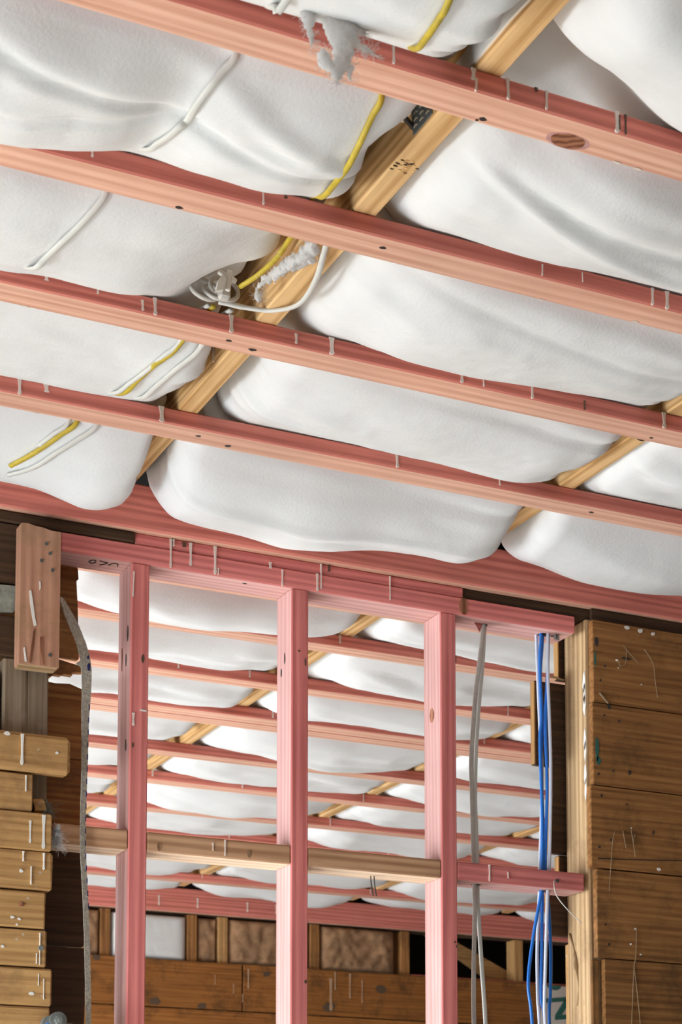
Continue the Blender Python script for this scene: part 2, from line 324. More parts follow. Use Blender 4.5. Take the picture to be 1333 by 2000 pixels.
# second joist stamp: rows of tiny black characters
u2 = JOISTS[1]-0.045
for a in range(6):
    for b in range(4):
        if (a*7+b*3) % 11 == 0: continue
        y = 3.285+0.012*a; zz = TOP+0.012+0.009*b
        prism('stamp_character', [(y-0.004, zz), (y+0.004, zz), (y+0.004, zz+0.0055), (y+0.001, zz+0.0055), (y, zz+0.003), (y-0.004, zz+0.0055)], u2-0.0016, u2+0.001, 'ink', J2, 'u')
disc('knot_hole', (2.25, 3.24, TOP-0.0004), 0.010, 'nail', J2, 'z', 0.0014, 0.006, 10, 0.25)
for (vv, zz) in [(3.22, 0.09), (3.40, 0.075), (3.13, 0.11)]: disc('knot', (u2, vv, TOP+zz), 0.010, 'knot', J2, 'u', 0.0014, 0.014, 12, 0.15)

# ------------------------------------------------------------------ ceiling battens
names = ['first and nearest pink ceiling batten, with a big brown knot on its underside',
         'second pink ceiling batten from the camera, below the long yellow cable',
         'third pink ceiling batten from the camera, with a cable coil resting on it',
         'fourth pink ceiling batten from the camera, last before the wall beam']
BATTENS = []
for k, v in enumerate(NEAR):
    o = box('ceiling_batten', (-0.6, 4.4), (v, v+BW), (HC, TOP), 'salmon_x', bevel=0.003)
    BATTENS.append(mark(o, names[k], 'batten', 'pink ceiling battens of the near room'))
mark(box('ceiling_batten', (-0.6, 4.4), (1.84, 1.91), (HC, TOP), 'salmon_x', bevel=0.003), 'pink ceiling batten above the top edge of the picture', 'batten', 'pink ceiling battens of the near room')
ordn = ['hidden just behind the frame top plate', 'highest seen through the stud frame', 'second down seen through the stud frame', 'third down, front one of the doubled pair',
        'third down, rear one of the doubled pair', 'fourth down seen through the stud frame', 'fifth down seen through the stud frame', 'sixth down seen through the stud frame',
        'seventh down, just above the noggings', 'eighth down, mostly behind the noggings', 'lowest one, next to the far beam']
FB = []
for k, v in enumerate(FAR):
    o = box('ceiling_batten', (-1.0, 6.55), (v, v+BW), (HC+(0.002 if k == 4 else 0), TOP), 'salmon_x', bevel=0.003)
    FB.append(mark(o, 'far room ceiling batten, '+ordn[k], 'batten', 'pink ceiling battens of the far room'))
# paint runs, nails and knots on the near battens
DR = {0: [(1.151, .97, .10, .005), (1.284, .97, .45, .009), (1.289, .55, -.02, .004), (1.342, .97, .05, .006), (1.41, .95, .1, .005), (1.536, .98, .02, .009)],
      1: [(0.707, .6, .25, .006), (0.725, .65, .15, .008), (0.762, .6, .35, .004), (0.831, .9, .3, .005), (1.116, .95, .75, .006), (1.124, .95, .1, .004), (1.661, .7, .1, .003), (1.744, .8, .3, .002), (1.895, .95, .03, .006), (1.927, .97, .02, .009)],
      2: [(0.825, .97, .65, .010), (0.88, .9, .6, .009), (0.976, .95, .5, .005), (1.062, .7, .15, .006), (1.086, .98, .05, .008), (1.238, .98, .02, .010), (1.371, .75, .2, .006), (1.446, .98, .02, .012), (1.732, .97, .05, .008), (1.781, .9, .1, .004), (1.895, .95, .04, .007), (2.217, .97, .02, .010)],
      3: [(0.948, .97, .02, .009), (1.003, .9, .45, .012), (1.251, .98, .03, .013), (1.802, .97, .05, .008), (2.063, .9, .2, .004)]}
for k, lst in DR.items():
    for (u, a, b, wd) in lst: drip(BATTENS[k], u, NEAR[k], HC+BT*a, HC+BT*b, wd, lean=random.uniform(-.001, .002))
drip(BATTENS[0], 1.552, NEAR[0], HC+BT*.95, HC+BT*.05, .004, 'darkdrip', 'resin_run'); drip(BATTENS[0], 1.54, NEAR[0]-.0012, HC+BT*.8, HC+BT*.15, .003, 'darkdrip', 'resin_run')
drip(BATTENS[0], 1.392, NEAR[0], HC+BT*.95, HC+BT*.8, .006, 'darkdrip', 'resin_run')
drip(BATTENS[2], 2.02, NEAR[2], HC+BT*.6, HC+BT*.05, .004, 'darkdrip', 'crack'); drip(BATTENS[1], 1.165, NEAR[1], HC+BT*.97, HC+BT*.7, .006, 'darkdrip', 'resin_run')
kn = disc('knot', (1.479, NEAR[0]+0.05, HC-0.0002), 0.030, 'knot', BATTENS[0], 'z', 0.0012, 0.018, 20, 0.05); kn['label'] = 'large brown knot'
disc('knot_ring', (1.479, NEAR[0]+0.05, HC+0.0001), 0.038, 'rose_x', BATTENS[0], 'z', 0.0012, 0.0195, 20, 0.04)
for (k, u, dv, r) in [(0, 1.331, .056, .004), (0, 1.325, .062, .002), (1, 1.36, .03, .004), (2, 1.30, .045, .005), (2, 1.245, .03, .004), (2, 2.22, .05, .003), (3, 1.345, .03, .004), (3, 2.33, .03, .004), (1, 1.0, .06, .004), (3, 1.42, .05, .005)]:
    disc('nail_hole', (u, NEAR[k]+dv, HC-0.0002), r*1.6, 'nail', BATTENS[k], 'z', 0.0012, r, 8, 0.2)
for (k, u, a) in [(1, 1.9, .062), (2, 0.86, .066), (3, 1.0, .066), (1, 1.7, .067), (0, 1.58, .066), (0, 1.62, .067)]:
    disc('paint_spot', (u, NEAR[k]+a, HC-0.0003), 0.008, 'drip', BATTENS[k], 'z', 0.0016, 0.003, 8, 0.2)
for k, v in enumerate(FAR):
    if k in (0, 4): continue
    for q in range(4):
        u = 1.6+(v-4.4)*0.33+q*0.42+random.uniform(-.15, .15)
        drip(FB[k], u, v, HC+BT*.95, HC+BT*random.uniform(0.02, 0.4), random.uniform(.004, .009), 'drip' if random.random() > .15 else 'darkdrip')

# beams over the two walls
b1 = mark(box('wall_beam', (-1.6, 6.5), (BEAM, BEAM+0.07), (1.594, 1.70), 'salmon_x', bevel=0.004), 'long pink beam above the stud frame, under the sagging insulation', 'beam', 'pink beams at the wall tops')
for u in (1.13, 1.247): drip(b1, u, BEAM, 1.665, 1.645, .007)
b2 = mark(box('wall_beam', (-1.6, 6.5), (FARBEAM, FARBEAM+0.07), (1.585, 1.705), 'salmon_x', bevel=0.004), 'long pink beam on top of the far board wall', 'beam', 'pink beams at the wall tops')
for q in range(6): drip(b2, 2.7+q*0.2+random.uniform(-.05, .05), FARBEAM, 1.66, 1.61, .010)

# ------------------------------------------------------------------ new stud frame
FR = empty('timber_wall_frame', (1.156, D, -1.5)); mark(FR, 'new pink stud frame with noggings filling the opening in the old wall', 'wall frame')
ZP = 1.5215
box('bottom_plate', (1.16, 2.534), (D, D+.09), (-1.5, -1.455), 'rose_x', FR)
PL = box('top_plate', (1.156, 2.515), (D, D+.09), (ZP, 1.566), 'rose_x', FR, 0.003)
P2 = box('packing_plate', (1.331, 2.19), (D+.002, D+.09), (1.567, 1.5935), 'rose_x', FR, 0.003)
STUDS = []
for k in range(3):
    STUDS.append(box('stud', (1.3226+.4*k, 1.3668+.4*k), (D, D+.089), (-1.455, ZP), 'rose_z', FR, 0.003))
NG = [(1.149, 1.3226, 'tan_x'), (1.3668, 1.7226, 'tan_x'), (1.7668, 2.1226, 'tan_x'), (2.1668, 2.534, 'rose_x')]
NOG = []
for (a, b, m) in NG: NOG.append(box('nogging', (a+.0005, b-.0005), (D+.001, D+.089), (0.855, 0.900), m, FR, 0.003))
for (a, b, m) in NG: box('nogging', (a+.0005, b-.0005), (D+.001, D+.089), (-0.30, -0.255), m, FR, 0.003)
for (u, a, b, wd) in [(1.417, 1.592, 1.523, .006), (1.424, 1.592, 1.575, .005), (1.466, 1.59, 1.535, .007), (1.527, 1.592, 1.524, .008), (1.535, 1.54, 1.524, .004), (1.667, 1.575, 1.56, .008), (1.698, 1.562, 1.523, .005), (1.789, 1.566, 1.524, .007), (1.799, 1.592, 1.53, .004), (1.984, 1.59, 1.53, .003)]:
    drip(PL, u, D, a, b, wd)
drip(PL, 1.45, D, 1.588, 1.578, .012, 'darkdrip', 'resin_run'); drip(PL, 1.82, D, 1.592, 1.577, .006, 'darkdrip', 'resin_run')
disc('knot', (2.188, D, 1.545), 0.013, 'knot', PL, 'v', 0.0016, 0.022, 14, 0.1)
disc('knot', (1.61, D+.02, ZP), 0.006, 'nail', PL, 'z', 0.001, 0.003, 8)
# carpenter's scribble under the plate, left of the first stud
sc0 = (1.272, D+0.035, ZP-0.0008)
for pts in [[(-.040, 0), (-.032, .008), (-.024, .002), (-.030, -.006), (-.038, -.002)], [(-.018, .008), (-.002, .006), (.002, .003), (-.010, -.008)], [(.008, -.003), (.016, .007), (.026, .006), (.030, -.002)]]:
    cable('pencil_mark', [(sc0[0]+a, sc0[1]-b*1.6, sc0[2]) for a, b in pts], 0.0013, 'ink', PL, n=4, sides=5)
# holes with splintered rims where the cables pass
for (p, z, u, r) in [(PL, ZP, 2.268, .013), (PL, ZP, 2.447, .016), (NOG[3], .855, 2.242, .013), (NOG[3], .855, 2.440, .016), (PL, ZP, 2.475, .007)]:
    disc('drill_hole', (u, 3.97, z-.0002), r, 'nail', p, 'z', 0.001, r*.8, 14)
prism('splinter', [(2.238, ZP+.001), (2.262, ZP+.001), (2.255, ZP-.024)], 3.962, 3.966, 'rose_x', PL)
for (u, z) in [(2.472, ZP-.006), (2.480, ZP-.008)]:
    disc('screw_tip', (u, 3.955, z), .004, 'metal', PL, 'z', .014, .004, 8)
# stud blemishes
for (k, v, z, ru, rz, m) in [(2, D+.045, 1.271, .010, .019, 'knot'), (0, D+.02, 1.36, .004, .018, 'nail'), (0, D+.06, 1.31, .004, .03, 'knot'), (0, D+.03, 1.30, .004, .014, 'nail'), (0, D+.025, 1.10, .004, .013, 'nail'), (1, D+.04, 1.36, .003, .014, 'nail'), (1, D+.06, 1.33, .003, .01, 'nail')]:
    disc('knot', (1.3226+.4*k-.0001, v, z), ru, m, STUDS[k], 'u', .0016, rz, 14, .1)
for (k, du, z, w_, h_) in [(0, .03, 1.30, .006, .02), (1, .036, 1.345, .004, .022), (0, .008, 1.095, .004, .012), (2, .040, .69, .003, .008), (1, .038, .58, .006, .008), (1, .02, 1.37, .005, .005), (2, .036, .70, .004, .006)]:
    disc('dark_mark', (1.3226+.4*k+du, D-.0001, z), w_/1.6, 'darkdrip', STUDS[k], 'v', .0014, h_/2, 8, .2)
drip(STUDS[0], 1.3285, D, 1.50, 1.44, .004, lean=-.002); drip(STUDS[0], 1.331, D, 1.17, 1.14, .007); box('paint_fleck', (1.347, 1.362), (D-.0015, D+.001), (1.176, 1.180), 'paint', STUDS[0], 0)
for (u, z) in [(1.397, .868), (1.617, .872)]: disc('knot', (u, D+.0008, z), .006, 'tanknot', NOG[1], 'v', .0010, .010, 14, .15)
for (p, u, a, b, wd) in [(NOG[1], 1.557, .898, .86, .004), (NOG[1], 1.527, .888, .87, .004), (NOG[3], 2.257, .899, .858, .005), (NOG[3], 2.31, .885, .87, .004)]: drip(p, u, D+.001, a, b, wd)
disc('screw', (2.452, D+.0005, .875), .005, 'screw', NOG[3], 'v', .003, None, 10)
cable('wire_offcut', [(2.447, D-.003, .872), (2.435, D-.012, .868), (2.436, D-.02, .835), (2.46, D-.03, .80), (2.50, D-.035, .765)], .0013, 'greycable', NOG[3], sides=6)
for du in (0, .009): cable('nail', [(1.955+du, D+.05, .856), (1.956+du, D+.049, .835), (1.960+du, D+.047, .806)], .0016, 'nail', NOG[2], sides=6)

# ------------------------------------------------------------------ old board wall, right part
WR = empty('wall_right', (2.55, D, -1.5)); mark(WR, 'old brown board wall right of the new frame', kind='structure')
rows = [(1.557, 1.343, 2.553), (1.341, 1.128, 2.550), (1.125, 0.914, 2.541), (0.911, 0.685, 2.556), (0.682, 0.47, 2.575), (0.467, 0.25, 2.56), (0.247, 0.03, 2.56), (0.027, -0.20, 2.56), (-0.203, -0.43, 2.56), (-0.433, -0.66, 2.56), (-0.663, -0.89, 2.56), (-0.893, -1.12, 2.56), (-1.123, -1.5, 2.56)]
RP = []
for (a, b, u) in rows:
    RP.append(box('plank', (u, 6.6), (D-.021, D-.001), (b, a), 'old_x', WR, 0.002, 0.0006))
box('plank', (2.545, 2.566), (D-.010, D-.002), (-1.5, .68), 'old_z', WR)
ST = box('old_stud', (2.547, 2.60), (D, D+.108), (-1.5, 1.566), 'pale_z', WR, 0.004, 0.0012)
box('old_plate', (2.19, 6.6), (D+.006, D+.10), (1.567, 1.592), 'dark_x', WR, 0.002)
box('old_plate', (2.56, 6.6), (D-.006, D+.004), (1.558, 1.593), 'dark_x', WR, 0.002)
for k, (z, w_) in enumerate([(1.40, .010), (1.37, .007), (1.34, .009), (1.25, .008), (1.22, .006), (1.16, .008), (1.12, .006)]):
    prism('paint_flake', [(D+.008, z+.03), (D+.008+w_*.6, z+.02), (D+.008+w_, z-.01), (D+.010, z-.03), (D+.004, z)], 2.5455, 2.5475, 'paint', ST, 'u')
# back lining seen through the opening
for (a, b, u) in [(1.56, 1.434, 2.535), (1.424, 1.20, 2.462), (1.200, 0.972, 2.507), (0.968, 0.872, 2.53), (0.868, 0.756, 2.499), (0.74, 0.40, 2.56), (0.40, -1.5, 2.56)]:
    q = box('back_plank', (u, 6.6), (4.042, 4.062), (b, a), 'dark_x', WR, 0.002, 0.001)  # shade on the near side of these boards is put into the dark colour
    prism('sawn_end', [(4.0425, b+.003), (4.0615, b+.003), (4.0615, a-.003), (4.0425, a-.003)], u-.0015, u+.002, 'honey_z', q, 'u')  # light falling on the left board ends is put into the honey colour
cable('bristle', [(2.498, 4.03, 1.437), (2.515, 4.03, 1.435), (2.545, 4.03, 1.430)], .003, 'pale_x', WR, sides=6)
cable('bark_strip', [(2.545, 4.02, .76), (2.548, 4.00, .71), (2.543, 3.99, .67), (2.549, 3.985, .62), (2.550, 3.99, .57)], [.004]*9+[.006]*9+[.003]*9+[.005]*6, 'pale_z', WR)
# nail holes, cracks, green stains and flecks on the boards
for (row, u, z, r, rz) in [(0, 2.565, 1.50, .006, .012), (0, 2.59, 1.44, .003, .003), (0, 2.575, 1.40, .003, .004), (0, 2.655, 1.468, .018, .003), (1, 2.60, 1.335, .005, .008), (1, 2.63, 1.30, .003, .004), (1, 2.585, 1.31, .003, .003), (1, 2.66, 1.17, .004, .007), (1, 2.565, 1.155, .003, .004), (1, 2.61, 1.168, .003, .003), (2, 2.573, 1.10, .003, .004), (2, 2.65, 1.085, .003, .003), (2, 2.60, .988, .003, .003), (2, 2.565, .967, .004, .003), (3, 2.58, .77, .003, .003), (3, 2.59, .72, .003, .003), (2, 2.73, 1.02, .003, .005)]:
    disc('nail_hole', (u, D-.0215, z), r, 'nail', RP[row], 'v', .0012, rz, 8, .2)
for (row, u, z, ru, rz) in [(0, 2.554, 1.455, .003, .02), (1, 2.556, 1.22, .006, .03), (1, 2.56, 1.19, .007, .012)]:
    disc('green_stain', (u+.006, D-.0213, z), ru, 'green', RP[row], 'v', .0012, rz, 10, .25)
for (row, u, z, r) in [(0, 2.625, 1.46, .004), (0, 2.70, 1.405, .0025), (0, 2.63, 1.44, .002), (2, 2.662, 1.025, .0025), (3, 2.67, .765, .003), (3, 2.655, .725, .003), (3, 2.685, .70, .003), (2, 2.745, .925, .006), (0, 2.66, 1.55, .008), (0, 2.70, 1.548, .008), (0, 2.74, 1.545, .006)]:
    disc('paint_fleck', (u, D-.0215, z), r, 'paint', RP[row], 'v', .0016, r*.7, 7, .25)
box('straw', (2.565, 2.600), (D-.026, D-.022), (1.353, 1.356), 'cobweb', WR, 0, rot=(0, .75, 0))
prism('crack', [(2.56, .936), (2.65, .941), (2.85, .955), (2.85, .9565), (2.65, .943), (2.56, .939)], D-.0218, D-.020, 'nail', RP[2])
CW = empty('cobweb', (2.66, D-.0235, 1.0)); mark(CW, 'dusty cobweb threads hanging on the old brown boards', 'cobweb')
for pts in [[(2.645, 1.50), (2.66, 1.485), (2.69, 1.46)], [(2.655, 1.49), (2.65, 1.455), (2.635, 1.445), (2.628, 1.46)], [(2.71, 1.50), (2.735, 1.465), (2.742, 1.42), (2.748, 1.375)], [(2.61, 1.01), (2.603, .985), (2.598, .93), (2.59, .855)], [(2.66, 1.02), (2.665, .99), (2.672, .95)], [(2.672, 1.01), (2.665, .99)], [(2.635, 1.015), (2.643, .97)], [(2.672, .765), (2.668, .70), (2.662, .66), (2.655, .57), (2.65, .48)], [(2.663, .665), (2.67, .60), (2.678, .53), (2.68, .46)]]:
    cable('thread', [(a, D-.0235-.001*(i % 2), b) for i, (a, b) in enumerate(pts)], .0009, 'cobweb', CW, n=5, sides=5)

# ------------------------------------------------------------------ old wall, left part
WL = empty('wall_front', (1.0, D, -1.5)); mark(WL, 'cut-open old timber wall left of the new frame', kind='structure')
lrows = [(1.083, .999, 1.172, .012), (.996, .912, 1.092, 0), (.909, .826, 1.135, .004), (.823, .740, 1.138, 0), (.737, .655, 1.124, 0), (.652, .570, 1.128, 0), (.567, .485, 1.141, 0), (.482, .40, 1.139, 0), (.397, .315, 1.12, 0), (.312, .23, 1.13, 0), (.227, .145, 1.14, 0), (.142, .06, 1.13, 0), (.057, -.03, 1.12, 0)]
LP = []
for i, (a, b, u, ex) in enumerate(lrows):
    LP.append(box('plank', (-1.6, u), (D-.035-ex, D-.004), (b, a), 'honey_x', WL, 0.004 if i else 0.008, 0.0012))
box('lower_lining', (-1.6, 1.12), (D-.03, D-.004), (-1.5, -.033), 'honey_x', WL)
box('post', (1.031, 1.084), (D+.002, D+.085), (-1.5, 1.262), 'grey_z', WL, .004, .002)
box('post', (1.0865, 1.136), (D+.004, D+.085), (-1.5, 1.275), 'grey_z', WL, .004, .002)
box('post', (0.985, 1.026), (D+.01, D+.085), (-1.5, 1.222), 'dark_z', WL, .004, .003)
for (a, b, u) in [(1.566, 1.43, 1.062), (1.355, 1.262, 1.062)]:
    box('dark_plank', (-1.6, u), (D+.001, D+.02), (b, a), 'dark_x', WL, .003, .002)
rag = prism('cloth_scrap', [(.98, 1.42), (1.055, 1.425), (1.062, 1.385), (1.05, 1.365), (1.0, 1.36), (.98, 1.37)], D+.001, D+.014, 'greycloth', WL)
box('old_plate', (-1.6, 1.329), (D-.004, D+.09), (1.568, 1.592), 'dark_x', WL, .003)
box('old_plate', (-1.6, 1.150), (D+.022, D+.09), (1.45, 1.567), 'dark_x', WL, .003)
# back lining, with a broken gap that shows the far room
def jag(name, u0, pts, mat='old_x'): return prism(name, [(u0, pts[0][1])]+pts+[(u0, pts[-1][1])], 4.042, 4.062, mat, WL)
jag('back_plank', -1.6, [(1.226, 1.535), (1.231, 1.53), (1.233, 1.505), (1.228, 1.50), (1.232, 1.44), (1.236, 1.315), (1.15, 1.318)], 'old_x')
jag('back_plank', -1.6, [(1.17, 1.312), (1.246, 1.298), (1.247, 1.285), (1.215, 1.282), (1.222, 1.275), (1.20, 1.276), (1.196, 1.272), (1.178, 1.273), (1.172, 1.266), (1.12, 1.264)], 'old_x')
jag('back_plank', -1.6, [(1.12, 1.258), (1.18, 1.251), (1.215, 1.254), (1.248, 1.244), (1.252, 1.08), (1.12, 1.082)], 'old_x')
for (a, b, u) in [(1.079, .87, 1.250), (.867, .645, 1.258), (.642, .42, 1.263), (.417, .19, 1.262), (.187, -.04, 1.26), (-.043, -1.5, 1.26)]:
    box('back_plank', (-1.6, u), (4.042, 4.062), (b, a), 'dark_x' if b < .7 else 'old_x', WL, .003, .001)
for (i, u, a, b, wd) in [(0, 1.062, 1.078, 1.01, .011), (2, 1.115, .905, .83, .013), (2, 1.085, .89, .84, .008), (3, 1.118, .822, .785, .007), (3, 1.072, .822, .80, .006), (3, 1.09, .79, .75, .004), (5, 1.112, .645, .575, .003), (5, 1.105, .60, .577, .004), (6, 1.11, .555, .53, .004), (6, 1.122, .545, .50, .003), (1, 1.075, .99, .955, .005)]:
    drip(LP[i], u, D-.035-lrows[i][3], a, b, wd*.65, 'paint')
for (i, u, z, r) in [(4, 1.07, .705, .007), (6, 1.095, .512, .006), (4, 1.05, .675, .005), (4, 1.065, .672, .004), (0, 1.028, 1.075, .007), (0, 1.14, 1.045, .004), (5, 1.03, .61, .004), (3, 1.068, .778, .005), (4, 1.06, .66, .003)]:
    disc('knot' if (i, u) == (4, 1.07) else 'paint_fleck', (u, D-.0355-lrows[i][3], z), r, 'knot' if (i, u) == (4, 1.07) else 'paint', LP[i], 'v', .0016, r*.7, 8, .25)
disc('nail_head', (1.114, D-.036, .612), .006, 'metal', LP[5], 'v', .006, None, 10)
# fluff caught at the board ends
def tuft(name, c, n, spread, length, label, th=.0006, blobs=5, br=.012, mat='fibre', seed=1):
    vs, fs = [], []; rg = random.Random(seed)
    def strand(p, ln, r, wob, steps=6):
        path = [p]; d = Vector((rg.gauss(0, .25), rg.gauss(0, .12), -1))
        for s_ in range(steps): path.append(path[-1]+(d+Vector((rg.gauss(0, wob), rg.gauss(0, wob*.5), 0)))*(ln/steps))
        return catmull(path, 4)
    for k in range(blobs):
        a = rg.uniform(-1, 1); p = Vector(c)+Vector((a*spread[0], rg.uniform(-1, 1)*spread[1], rg.uniform(-.01, .01)))
        ln = length*(1-.55*abs(a))*rg.uniform(.55, 1.05); path = strand(p, ln, br, .35); m = len(path)
        rr = [max(.0006, br*(1-(i/m)**1.5)*rg.uniform(.55, 1.25)) for i in range(m)]; tube_geo(path, rr, 9, vs=vs, fs=fs)
    for k in range(n):
        a = rg.gauss(0, .5); p = Vector(c)+Vector((a*spread[0], rg.gauss(0, .5)*spread[1], -rg.random()**.7*length*(1-.4*min(1, abs(a)))))
        path = [p]; d = Vector((rg.gauss(0, .8), rg.gauss(0, .4), -.5+rg.gauss(0, .5)))
        for s_ in range(4): path.append(path[-1]+(d+Vector((rg.gauss(0, .6), rg.gauss(0, .4), rg.gauss(0, .5))))*.0042)
        tube_geo(path, th*rg.uniform(.4, 1), 3, vs=vs, fs=fs)
    return mark(geo_obj(name, vs, fs, mat), label, 'fluff')
tuft('insulation_tuft', (1.150, D-.025, .885), 200, (.006, .005), .05, 'lilac-white fluff caught beside the left nogging end', th=.0005, br=.005, blobs=5, seed=4)
tuft('insulation_tuft', (1.125, D+.00, .945), 260, (.020, .008), .035, 'grey dusty fluff and fibres beside the short cut board', th=.0006, br=.003, blobs=4, mat='greycloth', seed=5)
# broken stub in the slot between boards
box('wood_stub', (1.098, 1.125), (D-.02, D+.0), (.915, .945), 'honey_x', WL, .004, .004)

# block nailed on the front
BK = empty('timber_block', (1.09, 3.90, 1.24)); mark(BK, 'weathered pinkish timber block nailed upright at top left', 'block')
bm = bmesh.new()
zt = [(1.0515, 1.552), (1.066, 1.553), (1.085, 1.5495), (1.10, 1.549), (1.118, 1.545), (1.141, 1.545)]
out = [(1.0515, 1.236)]+[(u, z) for u, z in zt]+[(1.141, 1.236)]
prism('block_body', out, 3.878, 3.922, 'block', BK)
box('sawn_end', (1.053, 1.139), (3.88, 3.92), (1.233, 1.2375), 'pale_x', BK, .001, .0006)
for (u, z) in [(1.108, 1.513), (1.117, 1.492), (1.098, 1.473), (1.123, 1.455), (1.120, 1.262)]: disc('screw_head', (u, 3.8775, z), .004, 'screw', BK, 'v', .004, None, 10)
for pts in [[(1.071, 1.40), (1.075, 1.402), (1.079, 1.38), (1.085, 1.34), (1.089, 1.325), (1.083, 1.322), (1.078, 1.345), (1.073, 1.375)], [(1.093, 1.425), (1.096, 1.423), (1.097, 1.41), (1.094, 1.405)], [(1.060, 1.27), (1.063, 1.272), (1.068, 1.24), (1.064, 1.24)]]:
    prism('paint_smear', pts, 3.8762, 3.8785, 'paint', BK)
for pts in [[(1.082, 1.31), (1.086, 1.318), (1.083, 1.28), (1.077, 1.238), (1.073, 1.24), (1.078, 1.28)], [(1.097, 1.30), (1.104, 1.30), (1.104, 1.25), (1.108, 1.238), (1.104, 1.238), (1.099, 1.27)]]:
    prism('resin_crack', pts, 3.8765, 3.8785, 'knot', BK)

# hanging webbing strap
sp = [(1.150, 3.902, 1.405), (1.165, 3.90, 1.375), (1.182, 3.905, 1.345), (1.203, 3.912, 1.304), (1.214, 3.914, 1.261), (1.216, 3.914, 1.20), (1.214, 3.914, 1.144), (1.214, 3.915, 1.027), (1.2125, 3.915, .865), (1.220, 3.915, .739), (1.226, 3.915, .625), (1.231, 3.915, .454), (1.232, 3.914, .25), (1.231, 3.912, .05), (1.233, 3.91, -.15)]
path = catmull(sp, 8); nn = len(path); vs, fs = [], []
wd = lambda i: np.interp(i/nn, [0, .10, .21, .31, .39, .51, .64, 1], [.020, .032, .026, .024, .020, .014, .013, .013])
for i, p in enumerate(path):
    w_ = wd(i)+random.uniform(-.0008, .0008); tw = np.interp(i/nn, [0, .17, .3, .5, 1], [.7, .3, .05, .2, .1])
    a = Vector((math.cos(tw), math.sin(tw), 0)); nrm = Vector((-math.sin(tw), math.cos(tw), 0))*.0014
    for q in (-1, 1):
        for s in (-1, 1): vs.append(p+a*(w_/2*q)+nrm*s*q)
    if i:
        b0, b1_ = (i-1)*4, i*4
        for k in range(4): fs.append([b0+k, b0+(k+1) % 4, b1_+(k+1) % 4, b1_+k])
fs += [[0, 1, 2, 3], [len(vs)-4+k for k in (3, 2, 1, 0)]]
SP = mark(geo_obj('webbing_strap', vs, fs, 'webbing', smooth=False), 'frayed grey webbing strap hanging beside the first stud', 'strap')
prism('torn_edge', [(1.196, 1.30), (1.207, 1.285), (1.203, 1.273), (1.190, 1.262), (1.20, 1.258), (1.212, 1.245), (1.214, 1.29)], 3.913, 3.916, 'webbing', SP)
for (u, z, r, rz) in [(1.220, 1.258, .0035, .009), (1.218, 1.28, .002, .004)]: disc('eyelet', (u, 3.9118, z), r, 'bluestitch', SP, 'v', .0025, rz, 10)
for k in range(17):
    z = 1.165-.028*k; i = min(range(nn), key=lambda j: abs(path[j].z-z)); p = path[i]
    box('stitch', (p.x+wd(i)/2-.002, p.x+wd(i)/2+.0002), (p.y-.0012, p.y+.005), (z-.006, z+.006), 'bluestitch', SP, 0)

# steel clamp at the lower left
CL = empty('steel_clamp', (1.145, 3.88, .40)); mark(CL, 'galvanised bolt and clamp at the lower left board edge', 'clamp')
disc('bolt_washer', (1.146, 3.862, .452), .019, 'metal', CL, 'v', .012, None, 20); disc('bolt_head', (1.146, 3.853, .452), .010, 'metal', CL, 'v', .012, None, 6)
disc('bolt_tip', (1.146, 3.845, .452), .005, 'metal', CL, 'v', .010, None, 12); disc('clamp_jaw', (1.128, 3.872, .440), .017, 'metal', CL, 'v', .018, .022, 16)
box('clamp_bar', (1.112, 1.175), (3.868, 3.888), (.40, .432), 'metal', CL, .006); box('blue_mark', (1.120, 1.126), (3.8605, 3.866), (.425, .446), 'bluepaint', CL, 0); disc('clamp_nut', (1.172, 3.868, .438), .010, 'metal', CL, 'v', .016, None, 6)

# ------------------------------------------------------------------ far wall
WB = empty('wall_back', (4.0, 8.64, -1.5)); mark(WB, 'old orange-brown board wall at the back of the far room', kind='structure')
for i, (a, b) in enumerate([(1.342, 1.106), (1.100, .868), (.862, .63), (.624, .39), (.384, .15), (.144, -.09), (-.096, -.33)]):
    cut = [3.52, 4.9, 2.6, 4.2, 3.3, 4.6, 3.0][i]
    for (u0, u1) in [(-1.6, cut-.003), (cut+.003, 6.6)]: box('plank', (u0, u1), (8.625, 8.645), (b, a), 'rustic', WB, .004, .001)
box('lower_lining', (-1.6, 6.6), (8.627, 8.645), (-1.5, -.333), 'rustic', WB)
for u, m in [(2.80, 'old_z'), (3.255, 'old_z'), (3.42, 'honey_z'), (3.93, 'old_z'), (4.455, 'old_z'), (5.15, 'honey_z'), (5.60, 'old_z'), (2.2, 'old_z'), (6.1, 'old_z')]:
    box('old_stud', (u-.026, u+.026), (8.648, 8.74), (-1.5, 1.58), m, WB, .003)
prism('brace', [(4.62, 1.60), (4.74, 1.60), (5.26, 1.37), (5.26, 1.28), (5.18, 1.28)], 8.76, 8.79, 'honey_x', WB)
box('red_rail', (4.49, 6.5), (8.648, 8.70), (1.32, 1.352), 'salmon_x', WB)
box('old_plate', (-1.6, 6.6), (8.65, 8.74), (1.581, 1.60), 'dark_x', WB)
mark(box('wall_outer', (-1.7, 6.7), (9.40, 9.45), (-1.5, 2.3), 'roof', bevel=0), 'dark outer cladding behind the far wall', kind='structure')
for (u, a, b, wd_) in [(4.01, 1.30, 1.13, .028), (4.035, 1.335, 1.24, .012), (4.12, 1.33, 1.2, .016), (4.19, 1.30, 1.18, .010), (3.55, 1.32, 1.22, .014), (3.47, 1.24, 1.19, .008), (3.37, 1.28, 1.23, .006), (3.52, 1.19, 1.15, .008)]:
    drip(WB, u, 8.625, a, b, wd_*.7, 'dust')
